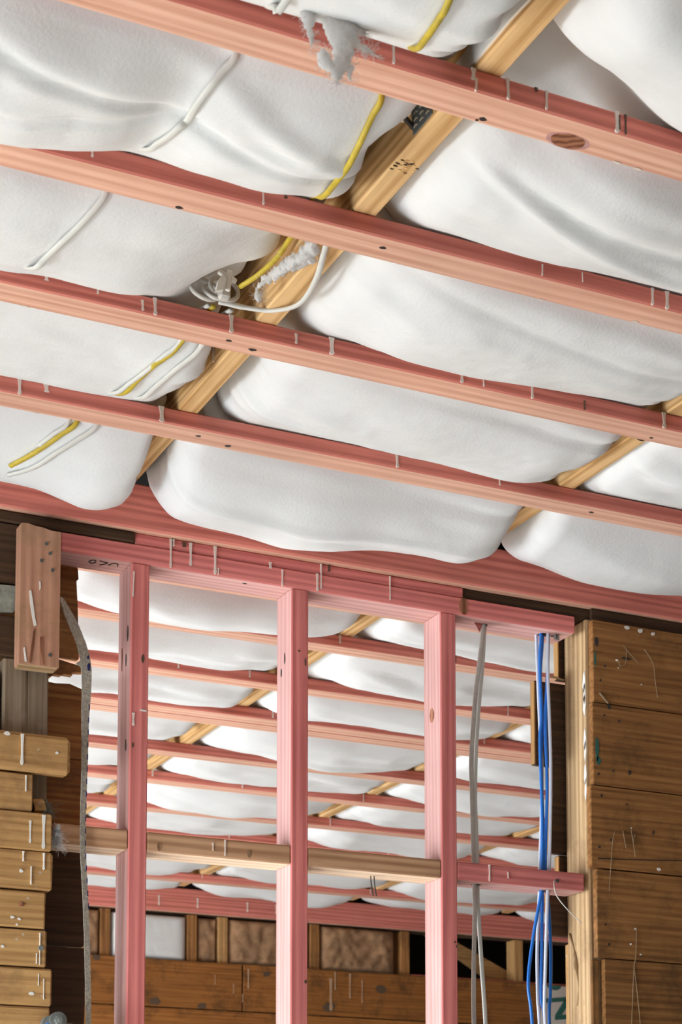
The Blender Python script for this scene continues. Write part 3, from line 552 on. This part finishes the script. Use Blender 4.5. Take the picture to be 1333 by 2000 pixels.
for (u, z, r) in [(3.05, 1.13, .03), (3.30, 1.12, .025), (4.0, 1.15, .035), (4.3, 1.26, .03), (2.75, 1.33, .02), (3.65, 1.3, .02)]: disc('knot', (u, 8.6248, z), r, 'darkdrip', WB, 'v', .002, r*.7, 12, .2)
# batts in the far wall
def wool(name, u, z, v0, v1, mat, label, amp, seed, group=None, nu=34, nz=24):
    rg = np.random.default_rng(seed); ph = rg.uniform(0, 6.28, (14,)); kx = rg.uniform(-45, 45, 14); kz = rg.uniform(-45, 45, 14)
    vs, fs = [], []
    for j in range(nz+1):
        for i in range(nu+1):
            s, t = i/nu, j/nz; uu = u[0]+(u[1]-u[0])*s; zz = z[0]+(z[1]-z[0])*t
            e = min(s, 1-s, t*1.2, (1-t)*1.2)*6; e = math.sqrt(max(0, 1-(1-min(1, e))**2))
            f = sum(abs(math.sin(kx[q]*uu+kz[q]*zz+ph[q]+1.4*math.sin(kz[q-1]*uu*.7+ph[q-1])))*(1 if q % 2 else -1) for q in range(14))/4.0
            vs.append((uu, v1-(v1-v0)*e-amp*f*e, zz))
    for j in range(nz):
        for i in range(nu): a = j*(nu+1)+i; fs.append([a, a+1, a+nu+2, a+nu+1])
    k = len(vs)
    ring = list(range(nu+1))+[j*(nu+1)+nu for j in range(1, nz+1)]+[nz*(nu+1)+i for i in range(nu-1, -1, -1)]+[j*(nu+1) for j in range(nz-1, 0, -1)]
    for r in ring: vs.append((vs[r][0], v1+.03, vs[r][2]))
    n = len(ring)
    for i in range(n): fs.append([ring[i], k+i, k+(i+1) % n, ring[(i+1) % n]])
    fs.append([k+i for i in range(n)])
    o = geo_obj(name, vs, fs, mat); return mark(o, label, 'insulation', group)
wool('wall_batt', (2.84, 3.222), (1.345, 1.567), 8.64, 8.665, 'whitebatt', 'white insulation batt in the far wall, seen right of the first stud', .003, 3)
G = 'brown wool batts in the far wall'
wool('wall_batt', (2.62, 2.772), (1.345, 1.575), 8.645, 8.68, 'kraft', 'brown wool batt in the far wall, farthest left beside the strap', .008, 4, G)
wool('wall_batt', (3.285, 3.392), (1.345, 1.575), 8.655, 8.69, 'kraft', 'narrow brown wool strip in the far wall between two old studs', .008, 5, G)
wool('wall_batt', (3.45, 3.90), (1.345, 1.578), 8.642, 8.68, 'kraft', 'wide brown wool batt in the far wall, left of the second stud', .010, 6, G, 44)
wool('wall_batt', (3.965, 4.40), (1.345, 1.580), 8.642, 8.68, 'kraft', 'crumpled brown wool batt in the far wall, right of the second stud', .012, 8, G, 44)
# printed sheet at the right of the far wall
SH = empty('printed_sheet', (5.5, 8.61, .6)); mark(SH, 'off-white printed sheet with green letters, low behind the right old stud', 'sheet')
box('sheet', (5.27, 5.95), (8.612, 8.622), (.55, 1.335), 'paper', SH, .002)
def stroke(pts): prism('letter_stroke', pts, 8.6095, 8.6125, 'green', SH)
stroke([(5.30, 1.336), (5.395, 1.336), (5.385, 1.318), (5.36, 1.310), (5.33, 1.312), (5.31, 1.322)])
stroke([(5.292, 1.262), (5.47, 1.282), (5.47, 1.258), (5.292, 1.238)]); stroke([(5.415, 1.262), (5.465, 1.268), (5.395, 1.178), (5.352, 1.172)]); stroke([(5.352, 1.172), (5.47, 1.186), (5.47, 1.160), (5.352, 1.146)])
for z in (1.108, 1.065): stroke([(5.36, z), (5.48, z+.014), (5.48, z-.012), (5.36, z-.026)])

# ------------------------------------------------------------------ insulation batts
def vnoise(x, y, seed):
    rg = np.random.default_rng(seed); g = rg.uniform(-1, 1, (64, 64))
    xi = np.floor(x).astype(int); yi = np.floor(y).astype(int); fx = x-xi; fy = y-yi
    fx = fx*fx*fx*(fx*(fx*6-15)+10); fy = fy*fy*fy*(fy*(fy*6-15)+10)
    a = g[xi % 64, yi % 64]; b = g[(xi+1) % 64, yi % 64]; c = g[xi % 64, (yi+1) % 64]; d = g[(xi+1) % 64, (yi+1) % 64]
    return (a*(1-fx)+b*fx)*(1-fy)+(c*(1-fx)+d*fx)*fy
def prof(t, asym):
    if asym:
        q = np.clip((t-.68)/.32, 0, 1)
        return np.where(t < .68, np.sin(np.pi/2*np.clip(t/.68, 0, 1))**.9, np.sqrt(np.clip(1-q*q, 0, 1)))
    return 1-np.abs(2*np.clip(t, 0, 1)-1)**2.3
def smooth_interp(U, tab):
    xs = np.array([p[0] for p in tab]); ys = np.array([p[1] for p in tab]); r = 0
    for d in (-.03, -.015, 0, .015, .03): r = r+np.interp(U+d, xs, ys)/5
    return r
SUP = [(v, v+BW) for v in NEAR]+[(BEAM, BEAM+.07)]+[(FAR[0], FAR[0]+BW), (FAR[1], FAR[1]+BW), (FAR[2], FAR[2]+BW), (FAR[3], FAR[4]+BW)]+[(v, v+BW) for v in FAR[5:]]+[(FARBEAM, FARBEAM+.07)]
SUP = [(1.84, 1.91)]+SUP     # one more batten line behind the top of the picture
def lower(U, V, tabs, seed, ani=(3.0, 16.0), amp=1.0, fold=None, lift=None):
    """height of the batt's underside; sags in every gap between two supports"""
    z = np.full(U.shape, TOP+.003)
    for i in range(len(SUP)-1):
        a, b = SUP[i][1], SUP[i+1][0]
        m = (V > a) & (V < b)
        if not m.any(): continue
        tab = tabs.get(i, tabs.get('d')); t = (V-a)/(b-a); p = prof(t, tab[0])
        A = smooth_interp(U, tab[1])
        n = .013*vnoise(U*ani[0]+V*1.3, V*ani[1]-U*2.2, seed+i)+.004*vnoise(U*5+V*4, V*26-U*5, seed+50+i)+.0022*vnoise(U*11, V*11, seed+90+i)+.0007*vnoise(U*40, V*40, seed+120+i)
        r = (A*p)*(1+.25*vnoise(U*3.1, V*3.1, seed+31+i))+n*amp*np.clip(p, 0, 1)
        if fold is not None: r = r+fold(U, V)*np.clip(p, 0, 1)
        z = np.where(m, TOP+.003-r, z)
    if lift is not None: z = z+lift(U, V)
    return z
def batt(ua, ub, va, vb, tabs, seed, label, group, res=.009, eg=(.012, .012), er=(.06, .06), **kw):
    nu = int((ub-ua)/res); nv = int((vb-va)/res)
    s = np.linspace(0, 1, nu+1); v = np.linspace(va, vb, nv+1); S, V = np.meshgrid(s, v)
    la = ua+eg[0]*(1+.9*vnoise(V*6, V*0+.3, seed+7)+.35*vnoise(V*30, V*0+.3, seed+17)); lb = ub-eg[1]*(1+.9*vnoise(V*6, V*0+.7, seed+8)+.35*vnoise(V*30, V*0+.3, seed+18))
    U = la+(lb-la)*S
    Z = lower(U, V, tabs, seed, **kw)
    for d, R in ((U-la, er[0]), (lb-U, er[1])):
        q = np.clip(1-d/R, 0, 1); Z = Z+R*(1-np.sqrt(np.clip(1-q*q, 0, 1)))*.95
    n = U.size; W = nu+1
    low = np.stack([U, V, Z], -1).reshape(-1, 3); Zt = np.maximum(Z+.03, TOP+.115+.012*vnoise(U*5, V*5, seed+3))
    hi = np.stack([U, V, Zt], -1).reshape(-1, 3)
    idx = np.arange(n).reshape(nv+1, W)
    q1 = np.stack([idx[:-1, :-1], idx[1:, :-1], idx[1:, 1:], idx[:-1, 1:]], -1).reshape(-1, 4)
    ring = np.concatenate([idx[0, :], idx[1:, -1], idx[-1, -2::-1], idx[-2:0:-1, 0]])
    # coarse top: only the rim is carried up, closed by one face
    top = hi[ring]; k = len(ring)
    verts = np.concatenate([low, top]); c = np.array([(ua+ub)/2, (va+vb)/2, TOP])
    r2 = np.roll(ring, -1); tr = n+np.arange(k); tr2 = np.roll(tr, -1)
    q2 = np.stack([ring, r2, tr2, tr], -1)
    faces = np.concatenate([q1, q2]).tolist()+[tr.tolist()]
    me = bpy.data.meshes.new('insulation_batt'); me.from_pydata((verts-c).tolist(), [], faces)
    o = link('insulation_batt', me, 'fleece', None, c, True)
    return mark(o, label, 'insulation', group)
F, T_ = False, True
NL = {0: (F, [(.4, .085), (1.3, .07)]), 1: (F, [(.4, .08), (.67, .115), (.80, .09), (.875, .055), (.90, .05), (.97, .08), (1.1, .085), (1.2, .05), (1.3, .02)]),
      2: (F, [(.4, .07), (.78, .066), (.85, .055), (1.0, .055), (1.09, .03), (1.15, .0), (1.24, -.05)]),
      3: (F, [(.4, .06), (.9, .053), (1.14, .04), (1.25, .03)]), 4: (T_, [(.4, .11), (.98, .113), (1.1, .124), (1.2, .137), (1.28, .10)])}
NC = {0: (F, [(1.3, .03), (1.45, .06), (1.6, .075), (2.3, .075)]), 1: (F, [(1.3, .03), (1.45, .045), (1.67, .06), (2.2, .06)]), 2: (F, [(1.36, .0), (1.45, .025), (1.52, .055), (1.6, .066), (1.8, .067), (2.1, .05), (2.2, .03)]),
      3: (F, [(1.34, .0), (1.42, .025), (1.56, .047), (1.8, .058), (2.07, .06), (2.2, .02)]), 4: (T_, [(1.33, .06), (1.37, .112), (1.45, .134), (1.58, .143), (1.68, .157), (1.76, .159), (1.97, .135), (2.13, .115), (2.22, .06)])}
NR = {'d': (F, [(2.28, .015), (2.4, .04), (3.2, .04)]), 4: (T_, [(2.27, .085), (2.4, .094), (3.2, .10)])}
def sh(t): return {k: v for k, v in {**{'d': (F, [(0, .05), (6, .05)])}, **t}.items()}
NL, NC, NR = sh(NL), sh(NC), sh(NR)
def streak(c0, sl, amp, wid): return lambda U, V: amp*np.exp(-((V-(c0+sl*U))/wid)**2)
def folds(lst):
    fn = [streak(*a) for a in lst]; return lambda U, V: sum(f(U, V) for f in fn)
GN = 'white insulation batts above the near battens'
gap = .003
seam = lambda v: v+.035
fl = folds([(2.28, .22, -.012, .010), (2.58, -.10, -.008, .012), (2.02, .40, .010, .018), (3.65, .02, -.006, .02)])
fc = folds([(2.02, .30, .012, .016), (2.86, .16, -.012, .014), (3.02, .045, .010, .012), (3.36, .05, .009, .014), (3.60, .03, -.010, .016), (3.66, .05, .012, .014), (2.12, .16, .012, .022), (2.20, .17, -.008, .012), (2.62, .10, .010, .02), (2.55, .17, -.008, .012), (2.95, .13, .010, .018), (3.05, .10, -.007, .010), (3.50, .055, .012, .022), (3.45, .10, -.008, .012)])
def nook(U, V): return .085*np.exp(-((U-1.215)/.065)**2-((V-3.09)/.07)**2)   # hollow around the cable coil
def cave(U, V):   # the batt is propped up beside the labelled joist, just in front of the first batten
    a = np.clip((1.66-U)/.26, 0, 1); a = a*a*(3-2*a); b = np.exp(-((V-2.27)/.10)**2)
    return .13*a*b
batt(.43, 1.289, 1.60, seam(NEAR[1])-gap, NL, 100, 'topmost white insulation batt left of the labelled joist, crossed by yellow cable', GN, .008, (.01, .042), (.05, .055), ani=(4, 9), fold=fl)
batt(.43, 1.289, seam(NEAR[1]), seam(NEAR[3])-gap, NL, 140, 'white insulation batt left of the labelled joist, above the cable coil', GN, .008, (.01, .022), (.05, .06), ani=(4, 9), lift=nook)
batt(.43, 1.289, seam(NEAR[3]), BEAM-.006, NL, 180, 'white insulation batt left of the labelled joist, hanging down beside the timber block', GN, .008, (.01, .018), (.05, .03), ani=(4, 9), amp=.6)
batt(1.334, 2.223, 1.60, seam(NEAR[1])-gap, NC, 220, 'white insulation batt right of the labelled joist, topmost in view at upper right', GN, .008, (.012, .015), (.09, .05), ani=(3, 11), fold=fc, lift=cave)
batt(1.334, 2.223, seam(NEAR[1]), seam(NEAR[3])-gap, NC, 260, 'white insulation batt between the two near joists, with long diagonal folds, centre right', GN, .008, (.03, .018), (.085, .055), ani=(3, 11), fold=fc)
batt(1.334, 2.223, seam(NEAR[3]), BEAM-.006, NC, 300, 'big sagging white insulation batt hanging over the beam above the stud frame', GN, .007, (.012, .012), (.05, .04), ani=(3, 11), fold=fc, amp=.7)
batt(2.268, 3.157, seam(NEAR[1]), seam(NEAR[3])-gap, NR, 340, 'white insulation batt right of the stamped joist, at the right edge of the picture', GN, .009, (.012, .012), (.05, .05))
batt(2.268, 3.157, seam(NEAR[3]), BEAM-.006, NR, 380, 'white insulation batt right of the stamped joist, sagging onto the beam above the brown boards', GN, .008, (.012, .012), (.05, .05), amp=.6)
for (a, b, wh) in [(-.489, .355, 'beyond the left edge of the picture'), (3.202, 4.091, 'beyond the right edge of the picture')]:
    for (c, d, q) in [(1.60, seam(NEAR[1])-gap, 'nearest the camera'), (seam(NEAR[1]), seam(NEAR[3])-gap, 'second from the camera'), (seam(NEAR[3]), BEAM-.006, 'next to the wall beam')]:
        batt(a, b, c, d, {'d': (F, [(a, .02), (a+.2, .06), (b-.2, .06), (b, .02)])}, 400+int(a*10)+int(c*10), 'white insulation batt %s, %s' % (wh, q), GN, .016)
batt(2.268, 3.157, 1.60, seam(NEAR[1])-gap, NR, 330, 'white insulation batt right of the stamped joist, nearest the camera', GN, .014)
GF = 'white insulation batts above the far battens'
bays = [(1.334, 2.223, 'far left bay'), (2.268, 3.157, 'far second bay'), (3.202, 4.091, 'far middle bay'), (4.136, 5.025, 'far fourth bay'), (5.07, 5.95, 'far right bay')]
pieces = [(FAR[0], FAR[2], 'nearest the stud frame'), (FAR[2], FAR[5], 'second back from the stud frame'), (FAR[5], FAR[7], 'third back from the stud frame'), (FAR[7], FAR[9], 'fourth back from the stud frame'), (FAR[9], FARBEAM-.045, 'last before the far beam')]
for bi, (a, b, bn) in enumerate(bays):
    for pi, (c, d, pn) in enumerate(pieces):
        rg = random.Random(bi*17+pi*5+2); tabs = {}
        for i in range(len(SUP)):
            m = rg.uniform(.045, .075)
            tabs[i] = (False, [(a, m*rg.uniform(-.1, .5)), (a+.16, m*rg.uniform(.6, 1)), (a+.45, m*rg.uniform(.8, 1.25)), (b-.2, m*rg.uniform(.7, 1.1)), (b, m*rg.uniform(-.1, .5))])
        batt(a, b, seam(c), seam(d)-gap, tabs, 500+bi*60+pi*9, 'white insulation batt in the %s, %s' % (bn, pn), GF, .015, (.012, .014), (.06, .06))

# torn tufts of the insulation
def fluff_mass(strands, label, seed, fibres=480):
    """lumpy torn wadding: tapered chains of blobs fused by a remesh, with loose fibres as a part"""
    rg = random.Random(seed); bm = bmesh.new(); pts_all = []
    c = Vector(strands[0][0][:3])
    for ch in strands:
        P = catmull([p[:3] for p in ch], 9); R_ = np.interp(np.linspace(0, len(ch)-1, len(P)), range(len(ch)), [p[3] for p in ch])
        for p, r in zip(P, R_):
            q = p+Vector((rg.gauss(0, .25)*r, rg.gauss(0, .12)*r, rg.gauss(0, .25)*r)); pts_all.append((q, r))
            bmesh.ops.create_icosphere(bm, subdivisions=1, radius=r*rg.uniform(.75, 1.15), matrix=Matrix.Translation(q-c) @ Matrix.Diagonal((1, .6, rg.uniform(.9, 1.4), 1)))
    o = link('insulation_tuft', mesh_of(bm, 'insulation_tuft'), 'fibre', None, c)
    md = o.modifiers.new('fuse', 'REMESH'); md.mode = 'VOXEL'; md.voxel_size = .0022; md.use_smooth_shade = True
    tx = bpy.data.textures.new('torn', 'CLOUDS'); tx.noise_scale = .007; dm = o.modifiers.new('torn', 'DISPLACE'); dm.texture = tx; dm.strength = .011; dm.mid_level = .5
    vs, fs = [], []
    for k in range(fibres):
        p, r = rg.choice(pts_all); d = Vector((rg.gauss(0, 1), rg.gauss(-.2, .4), rg.gauss(-.3, .8))).normalized(); path = [p+d*r*.6]
        for s_ in range(4): path.append(path[-1]+(d+Vector((rg.gauss(0, .4), rg.gauss(0, .2), rg.gauss(0, .4))))*.0035)
        tube_geo(path, rg.uniform(.0002, .0004), 3, vs=vs, fs=fs)
    f = geo_obj('loose_fibres', vs, fs, 'fibre', o); f['kind'] = 'stuff'
    return mark(o, label, 'fluff')
TV = 2.17
fluff_mass([[(0.968, TV, 1.675, .014), (0.992, TV, 1.678, .018), (1.021, TV, 1.670, .020), (1.046, TV, 1.662, .014)],
            [(0.975, TV, 1.670, .012), (0.973, TV, 1.656, .010), (0.974, TV, 1.636, .007), (0.977, TV, 1.620, .005), (0.979, TV, 1.606, .002)],
            [(1.002, TV, 1.665, .016), (1.017, TV, 1.649, .018), (1.024, TV, 1.626, .016), (1.024, TV, 1.607, .012), (1.021, TV, 1.590, .009), (1.017, TV, 1.575, .006), (1.018, TV, 1.559, .002)],
            [(1.026, TV, 1.612, .008), (1.035, TV, 1.590, .006), (1.037, TV, 1.573, .003)],
            [(1.031, TV, 1.636, .010), (1.049, TV, 1.629, .006), (1.064, TV, 1.622, .003), (1.074, TV, 1.618, .0015)],
            [(0.994, TV-.004, 1.594, .006), (0.998, TV-.004, 1.587, .010), (1.006, TV-.004, 1.579, .007), (1.012, TV-.004, 1.568, .003)],
            [(1.041, TV, 1.660, .012), (1.053, TV, 1.651, .006), (1.060, TV, 1.645, .002)]],
           'ragged white fibre tuft dangling in front of the nearest batten', 3)
fluff_mass([[(1.262, 2.79, 1.704, .009), (1.266, 2.82, 1.702, .011), (1.262, 2.85, 1.703, .010), (1.254, 2.88, 1.706, .010), (1.250, 2.91, 1.704, .009), (1.242, 2.94, 1.708, .008), (1.238, 2.965, 1.706, .005), (1.236, 2.985, 1.703, .003)], [(1.272, 2.81, 1.706, .010), (1.280, 2.84, 1.705, .009), (1.276, 2.87, 1.706, .007), (1.266, 2.90, 1.707, .004)], [(1.240, 2.985, 1.700, .005), (1.243, 2.99, 1.695, .007), (1.244, 2.992, 1.690, .004)]], 'ragged white batt edge lapping under the labelled joist', 6, 160)

# ------------------------------------------------------------------ ceiling cables
def lay(pts, mat, label, r, flat, wid=(1, .1, 0)):
    """3D points on the underside of the batts; None = over a batten"""
    P = []
    for i, p in enumerate(pts):
        if p is not None: P.append(p); continue
        a, b = pts[i-1], pts[i+1]
        for (s, k) in SUP:
            if a[1] < s+.035 < b[1]:
                for v in (s-.004, s+.035, k+.006):
                    t = (v-a[1])/(b[1]-a[1]); P.append((a[0]+(b[0]-a[0])*t, v, TOP+.0045))
    vs, fs = tube_geo(catmull(P, 6), r, 10, flat, wid)
    return mark(geo_obj('ceiling_cable', vs, fs, mat), label, 'cable', 'cables under the near insulation')
lay([(0.955, 1.92, 1.7), (0.931, 2.144, 1.64), (0.924, 2.164, 1.641), (0.932, 2.212, 1.674), None, (0.944, 2.362, 1.694), (0.935, 2.378, 1.683), (0.923, 2.398, 1.667), (0.917, 2.425, 1.66), (0.914, 2.449, 1.655), (0.919, 2.49, 1.663), (0.91, 2.499, 1.655), (0.902, 2.525, 1.652), (0.896, 2.555, 1.657), (0.889, 2.583, 1.66), None, (0.884, 2.783, 1.69), (0.865, 2.818, 1.665), (0.852, 2.846, 1.653), (0.838, 2.872, 1.642), (0.824, 2.914, 1.634), (0.811, 2.954, 1.631), None, (0.79, 3.2, 1.7)], 'whitecable', 'long white flat cable at the left, running over the first three battens', .0033, 1.9)
lay([(1.12, 1.93, 1.7), (1.119, 2.035, 1.627), (1.121, 2.063, 1.622), (1.121, 2.08, 1.619), (1.126, 2.115, 1.624), (1.14, 2.173, 1.648), None, (1.179, 2.359, 1.69), (1.176, 2.378, 1.679), (1.174, 2.401, 1.665), (1.174, 2.43, 1.652), (1.177, 2.47, 1.645), (1.177, 2.517, 1.643), (1.193, 2.597, 1.667), None, (1.265, 2.898, 1.763), (1.263, 2.935, 1.755), (1.258, 2.965, 1.749), (1.247, 3.011, 1.744), (1.232, 3.05, 1.74)], 'yellowcable', 'yellow cable running over the first two battens to the cable coil', .0042, 1.25)
lay([(1.2, 3.1, 1.7185), (1.19, 3.145, 1.7185), (1.174, 3.231, 1.69), (1.159, 3.261, 1.679), (1.147, 3.287, 1.673), (1.138, 3.352, 1.671), (1.131, 3.426, 1.673), None, (1.096, 3.628, 1.685), (1.072, 3.65, 1.667), (1.047, 3.678, 1.649), (1.018, 3.712, 1.632), (0.989, 3.749, 1.62)], 'yellowcable', 'short yellow cable at the left, running over the fourth batten', .0042, 1.4)
lay([(1.19, 3.1, 1.7185), (1.18, 3.145, 1.7185), (1.174, 3.223, 1.693), (1.157, 3.255, 1.681), (1.142, 3.302, 1.671), (1.128, 3.37, 1.67), (1.117, 3.431, 1.673), None, (1.079, 3.631, 1.683), (1.056, 3.653, 1.665), (1.032, 3.683, 1.647)], 'whitecable', 'white cable twisted beside the short yellow cable', .0036, 1.4)
lay([(1.235, 3.1, 1.7185), (1.225, 3.145, 1.7185), (1.218, 3.227, 1.693), (1.205, 3.258, 1.682), (1.191, 3.29, 1.673), (1.181, 3.367, 1.672), (1.175, 3.438, 1.677), None, (1.139, 3.625, 1.686), (1.106, 3.655, 1.661), (1.072, 3.688, 1.64), (1.044, 3.725, 1.623), (1.02, 3.757, 1.617), (0.994, 3.787, 1.615)], 'whitecable', 'white flat cable nearest the joist, running over the fourth batten', .0036, 1.7)
mark(cable('ceiling_cable', [(1.285, 2.745, TOP+.005), (1.291, 2.80, TOP-.008), (1.314, 2.887, TOP-.016), (1.325, 2.983, TOP-.016), (1.304, 3.050, TOP-.004), (1.262, 3.078, TOP+.004), (1.225, 3.086, TOP+.008), (1.205, 3.090, TOP+.010)], .0042, 'whitecable', None, 1.5, (1, 0, .3)), 'white cable curving loose across the labelled joist to the coil', 'cable', 'cables under the near insulation')
# coil and white clip resting on the third batten
CB = empty('cable_coil', (1.19, 3.10, TOP)); mark(CB, 'small coil of grey cable with white clips on the third batten', 'cable coil')
for (cx, cy, cz, r, tx) in [(1.180, 3.095, .030, .028, 1.1), (1.214, 3.085, .034, .028, 1.2), (1.198, 3.090, .026, .024, .9)]:
    vs, fs = tube_geo([Vector((cx+r*math.cos(a), cy+r*math.sin(a)*math.cos(tx), TOP+cz+r*math.sin(a)*math.sin(tx))) for a in np.linspace(0, 6.1, 26)], .0042, 8)
    geo_obj('cable_loop', vs, fs, 'greycable', CB)
box('clip', (1.188, 1.226), (3.048, 3.056), (TOP+.036, TOP+.046), 'paint', CB, .002, rot=(0, .35, 0)); box('clip', (1.204, 1.214), (3.046, 3.054), (TOP+.012, TOP+.054), 'paint', CB, .002, rot=(0, .1, 0))
prism('clip', [(1.182, TOP+.004), (1.196, TOP+.008), (1.202, TOP+.030), (1.194, TOP+.038), (1.186, TOP+.024)], 3.042, 3.052, 'paint', CB); box('terminal', (1.196, 1.218), (3.058, 3.08), (TOP+.004, TOP+.034), 'greycable', CB, .004)

# ------------------------------------------------------------------ wires hanging through the frame
VW = 3.97
def wire(name, pts, r, mat, label, group, flat=1.0, dv=0.0):
    p = [(pts[0][0], VW+dv, 1.64), (pts[0][0], VW+dv, 1.58)]+[(a, VW+dv, b) for a, b in pts]+[(pts[-1][0]+.01, VW+dv, .2), (pts[-1][0]+.004, VW+dv, -.4), (pts[-1][0]-.01, VW+dv-.01, -1.0), (pts[-1][0]+.01, VW+dv, -1.44)]
    return mark(cable(name, p, r, mat, None, flat, (.9, .1, 0)), label, 'wire', group)
GW = 'grey cables hanging through the frame'
wire('hanging_cable', [(2.267, 1.519), (2.254, 1.414), (2.243, 1.334), (2.236, 1.254), (2.230, 1.175), (2.231, 1.071), (2.233, .994), (2.235, .904), (2.236, .84), (2.237, .788), (2.233, .66), (2.232, .507)], .0046, 'greycable', 'left one of the two grey cables right of the third stud, straight and ribbed', GW, 1.35, -.004)
wire('hanging_cable', [(2.275, 1.519), (2.268, 1.416), (2.259, 1.336), (2.252, 1.256), (2.247, 1.177), (2.244, 1.072), (2.247, .995), (2.249, .905), (2.249, .84), (2.251, .789), (2.259, .661), (2.269, .509)], .0046, 'whitecable', 'right one of the two pale cables right of the third stud, bowing outward', GW, 1.2, .004)
GB = 'blue and pale wires hanging through the frame'
wire('hanging_wire', [(2.435, 1.515), (2.431, 1.438), (2.434, 1.304), (2.429, 1.237), (2.433, 1.039), (2.431, .92), (2.428, .854), (2.403, .735), (2.387, .618), (2.397, .515)], .0042, 'bluecable', 'blue wire bowing out farthest left below the right nogging', GB, 1, -.006)
wire('hanging_wire', [(2.446, 1.516), (2.438, 1.412), (2.442, 1.305), (2.437, 1.172), (2.441, 1.04), (2.437, .921), (2.437, .855), (2.433, .711), (2.430, .581), (2.440, .517)], .0042, 'bluecable', 'blue wire in the middle of the wire bundle', GB, 1, .004)
wire('hanging_wire', [(2.458, 1.518), (2.455, 1.441), (2.446, 1.279), (2.449, 1.12), (2.441, .921), (2.447, .856), (2.454, .713), (2.452, .595), (2.448, .518)], .0042, 'bluecable', 'blue wire at the right side of the wire bundle', GB, 1, -.005)
wire('hanging_wire', [(2.452, 1.517), (2.451, 1.40), (2.456, 1.173), (2.449, .922), (2.443, .856), (2.436, .711), (2.430, .568), (2.431, .517)], .0042, 'palebluecable', 'pale lilac wire among the blue wires, right of the bundle centre', GB, 1, -.012)
wire('hanging_wire', [(2.431, 1.516), (2.434, 1.42), (2.438, 1.30), (2.444, 1.17), (2.440, 1.04), (2.434, .921), (2.432, .855), (2.424, .711), (2.424, .581), (2.428, .517)], .0042, 'palebluecable', 'pale lilac wire among the blue wires, left of the bundle centre', GB, 1, .010)
